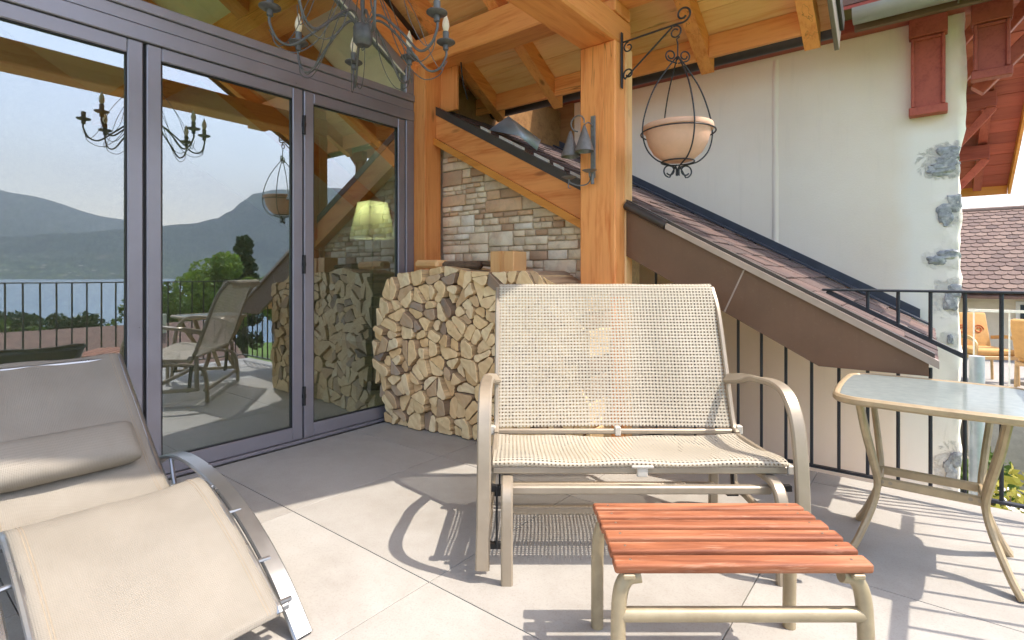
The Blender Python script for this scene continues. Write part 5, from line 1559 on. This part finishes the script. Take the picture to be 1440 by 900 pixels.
tree(38.0, 9.6, gz(38, 9), 5.2, 2.4, 'round dark green tree rising behind the lower tiled roof', 'leaf_dark', 22, 180, 0.17, 9, trunk=0.2)
tree(40.0, 15.2, gz(40, 15), 8.0, 2.4, 'dense green tree at the right end of the lower tiled roof', 'leaf_mid', 24, 180, 0.18, 10, trunk=0.2)
tree(23.0, 3.2, gz(23, 3), 3.2, 1.8, 'low bright shrub on the lawn before the lower house', 'leaf_bright', 18, 140, 0.13, 11, trunk=0.15)
tree(60.0, 2.0, gz(60, 2), 6.5, 3.5, 'wide green tree far down the slope towards the lake', 'leaf_mid', 22, 160, 0.24, 12)
tree(75.0, 12.0, gz(75, 12), 7.0, 3.8, 'wide dark tree on the slope just above the shore', 'leaf_dark', 22, 160, 0.26, 13)
tree(48.0, 36.0, gz(48, 36), 12.0, 4.0, 'large leafy tree uphill of the cypresses', 'leaf_mid', 30, 190, 0.25, 14)
def shrub(x, y, z0, h, rx, label, mat, seed, bl=True):
    r = random.Random(seed)
    t = thing('flowering_shrub', label, 'shrub', (x, y, z0))
    cr = MB(); st_ = MB()
    for k in range(16):
        a = r.uniform(0, 6.28); R = rx * r.uniform(0.1, 0.9); cc = (x + R * math.cos(a), y + R * math.sin(a), z0 + h * r.uniform(0.35, 0.95))
        st_.tube([(x, y, z0), cc], [0.03, 0.008], 5); leaves(cr, cc, (rx * 0.4, rx * 0.4, rx * 0.4), 130, 0.05, r)
    st_.build('stem', 'bark', t); cr.build('foliage', mat, t, smooth=False, fix=False)
    if bl:
        bm_ = MB()
        for k in range(14):
            a = r.uniform(0, 6.28); R = rx * r.uniform(0.5, 1.0); leaves(bm_, (x + R * math.cos(a), y + R * math.sin(a), z0 + h * r.uniform(0.6, 1.05)), (0.08, 0.08, 0.08), 12, 0.03, r)
        bm_.build('blossoms', 'blossom', t, smooth=False, fix=False)
shrub(0.75, 5.6, -3.2, 2.75, 0.55, 'yellow-green flowering shrub just beyond the railing foot', 'leaf_yellow', 31)
shrub(1.6, 6.2, -3.2, 2.7, 0.65, 'flowering shrub beside the neighbouring terrace edge', 'leaf_bright', 32)
shrub(0.75, 6.9, -3.2, 2.75, 0.55, 'leafy shrub against the white house gable', 'leaf_mid', 33)

# lower houses on the slope
def low_house(x, y, L, W, ridge, eave, ang_, lab):
    z0 = ground_z(x, y) - 0.2
    t = thing('lower_house', lab, 'house', (x, y, z0), ang_)
    M = FRAME[t.name]; Tm = lambda p: M @ Vector(p)
    hz = eave - z0; rz_ = ridge - z0
    q = MB(Tm); q.prism([(-W, 0), (W, 0), (W, hz), (0, rz_ - 0.25), (-W, hz)], 'y', -L, L); q.build('wall', 'house_wall', t)
    q = MB(Tm)
    for s in (-1, 1):
        q.prism([(0, rz_), (s * (W + 0.5), hz - 0.25), (s * (W + 0.5), hz - 0.10), (0, rz_ + 0.15)], 'y', -L - 0.4, L + 0.4)
    rf = q.build('roof', 'roof_far', t)
    q = MB(Tm); q.box(-0.9, -0.4, L * 0.3, L * 0.3 + 0.6, rz_ - 0.6, rz_ + 0.7); q.build('chimney', 'house_wall', rf)
    for k in range(3):
        q = MB(Tm); q.box(-W - 0.03, -W + 0.02, -L * 0.6 + k * L * 0.55, -L * 0.6 + k * L * 0.55 + 1.0, hz * 0.35, hz * 0.35 + 1.2); q.build('window', 'dark_pane', t)
low_house(27.5, 9.2, 4.6, 3.2, -1.75, -3.55, 0.0, 'house with weathered brown tiled roof below the terrace railing')
low_house(62.0, -14.0, 5.0, 3.5, -4.8, -7.2, 0.5, 'pale house further down the slope towards the lake')

# ------------------------------------------------------------------ haze over the valley
def m_haze():
    m = NT('haze')
    pv = m.n('VolumePrincipled'); pv.inputs['Color'].default_value = (0.70, 0.86, 1.0, 1); pv.inputs['Absorption Color'].default_value = (1, 1, 1, 1)
    pv.inputs['Density'].default_value = 1.05e-4; pv.inputs['Anisotropy'].default_value = 0.0
    m.l(pv.outputs[0], m.out.inputs['Volume'])
m_haze()
hz_o = MB().box(-14500, 14500, -14500, 14500, -60, 2300).build('haze', 'haze')
hz_o['kind'] = 'stuff'
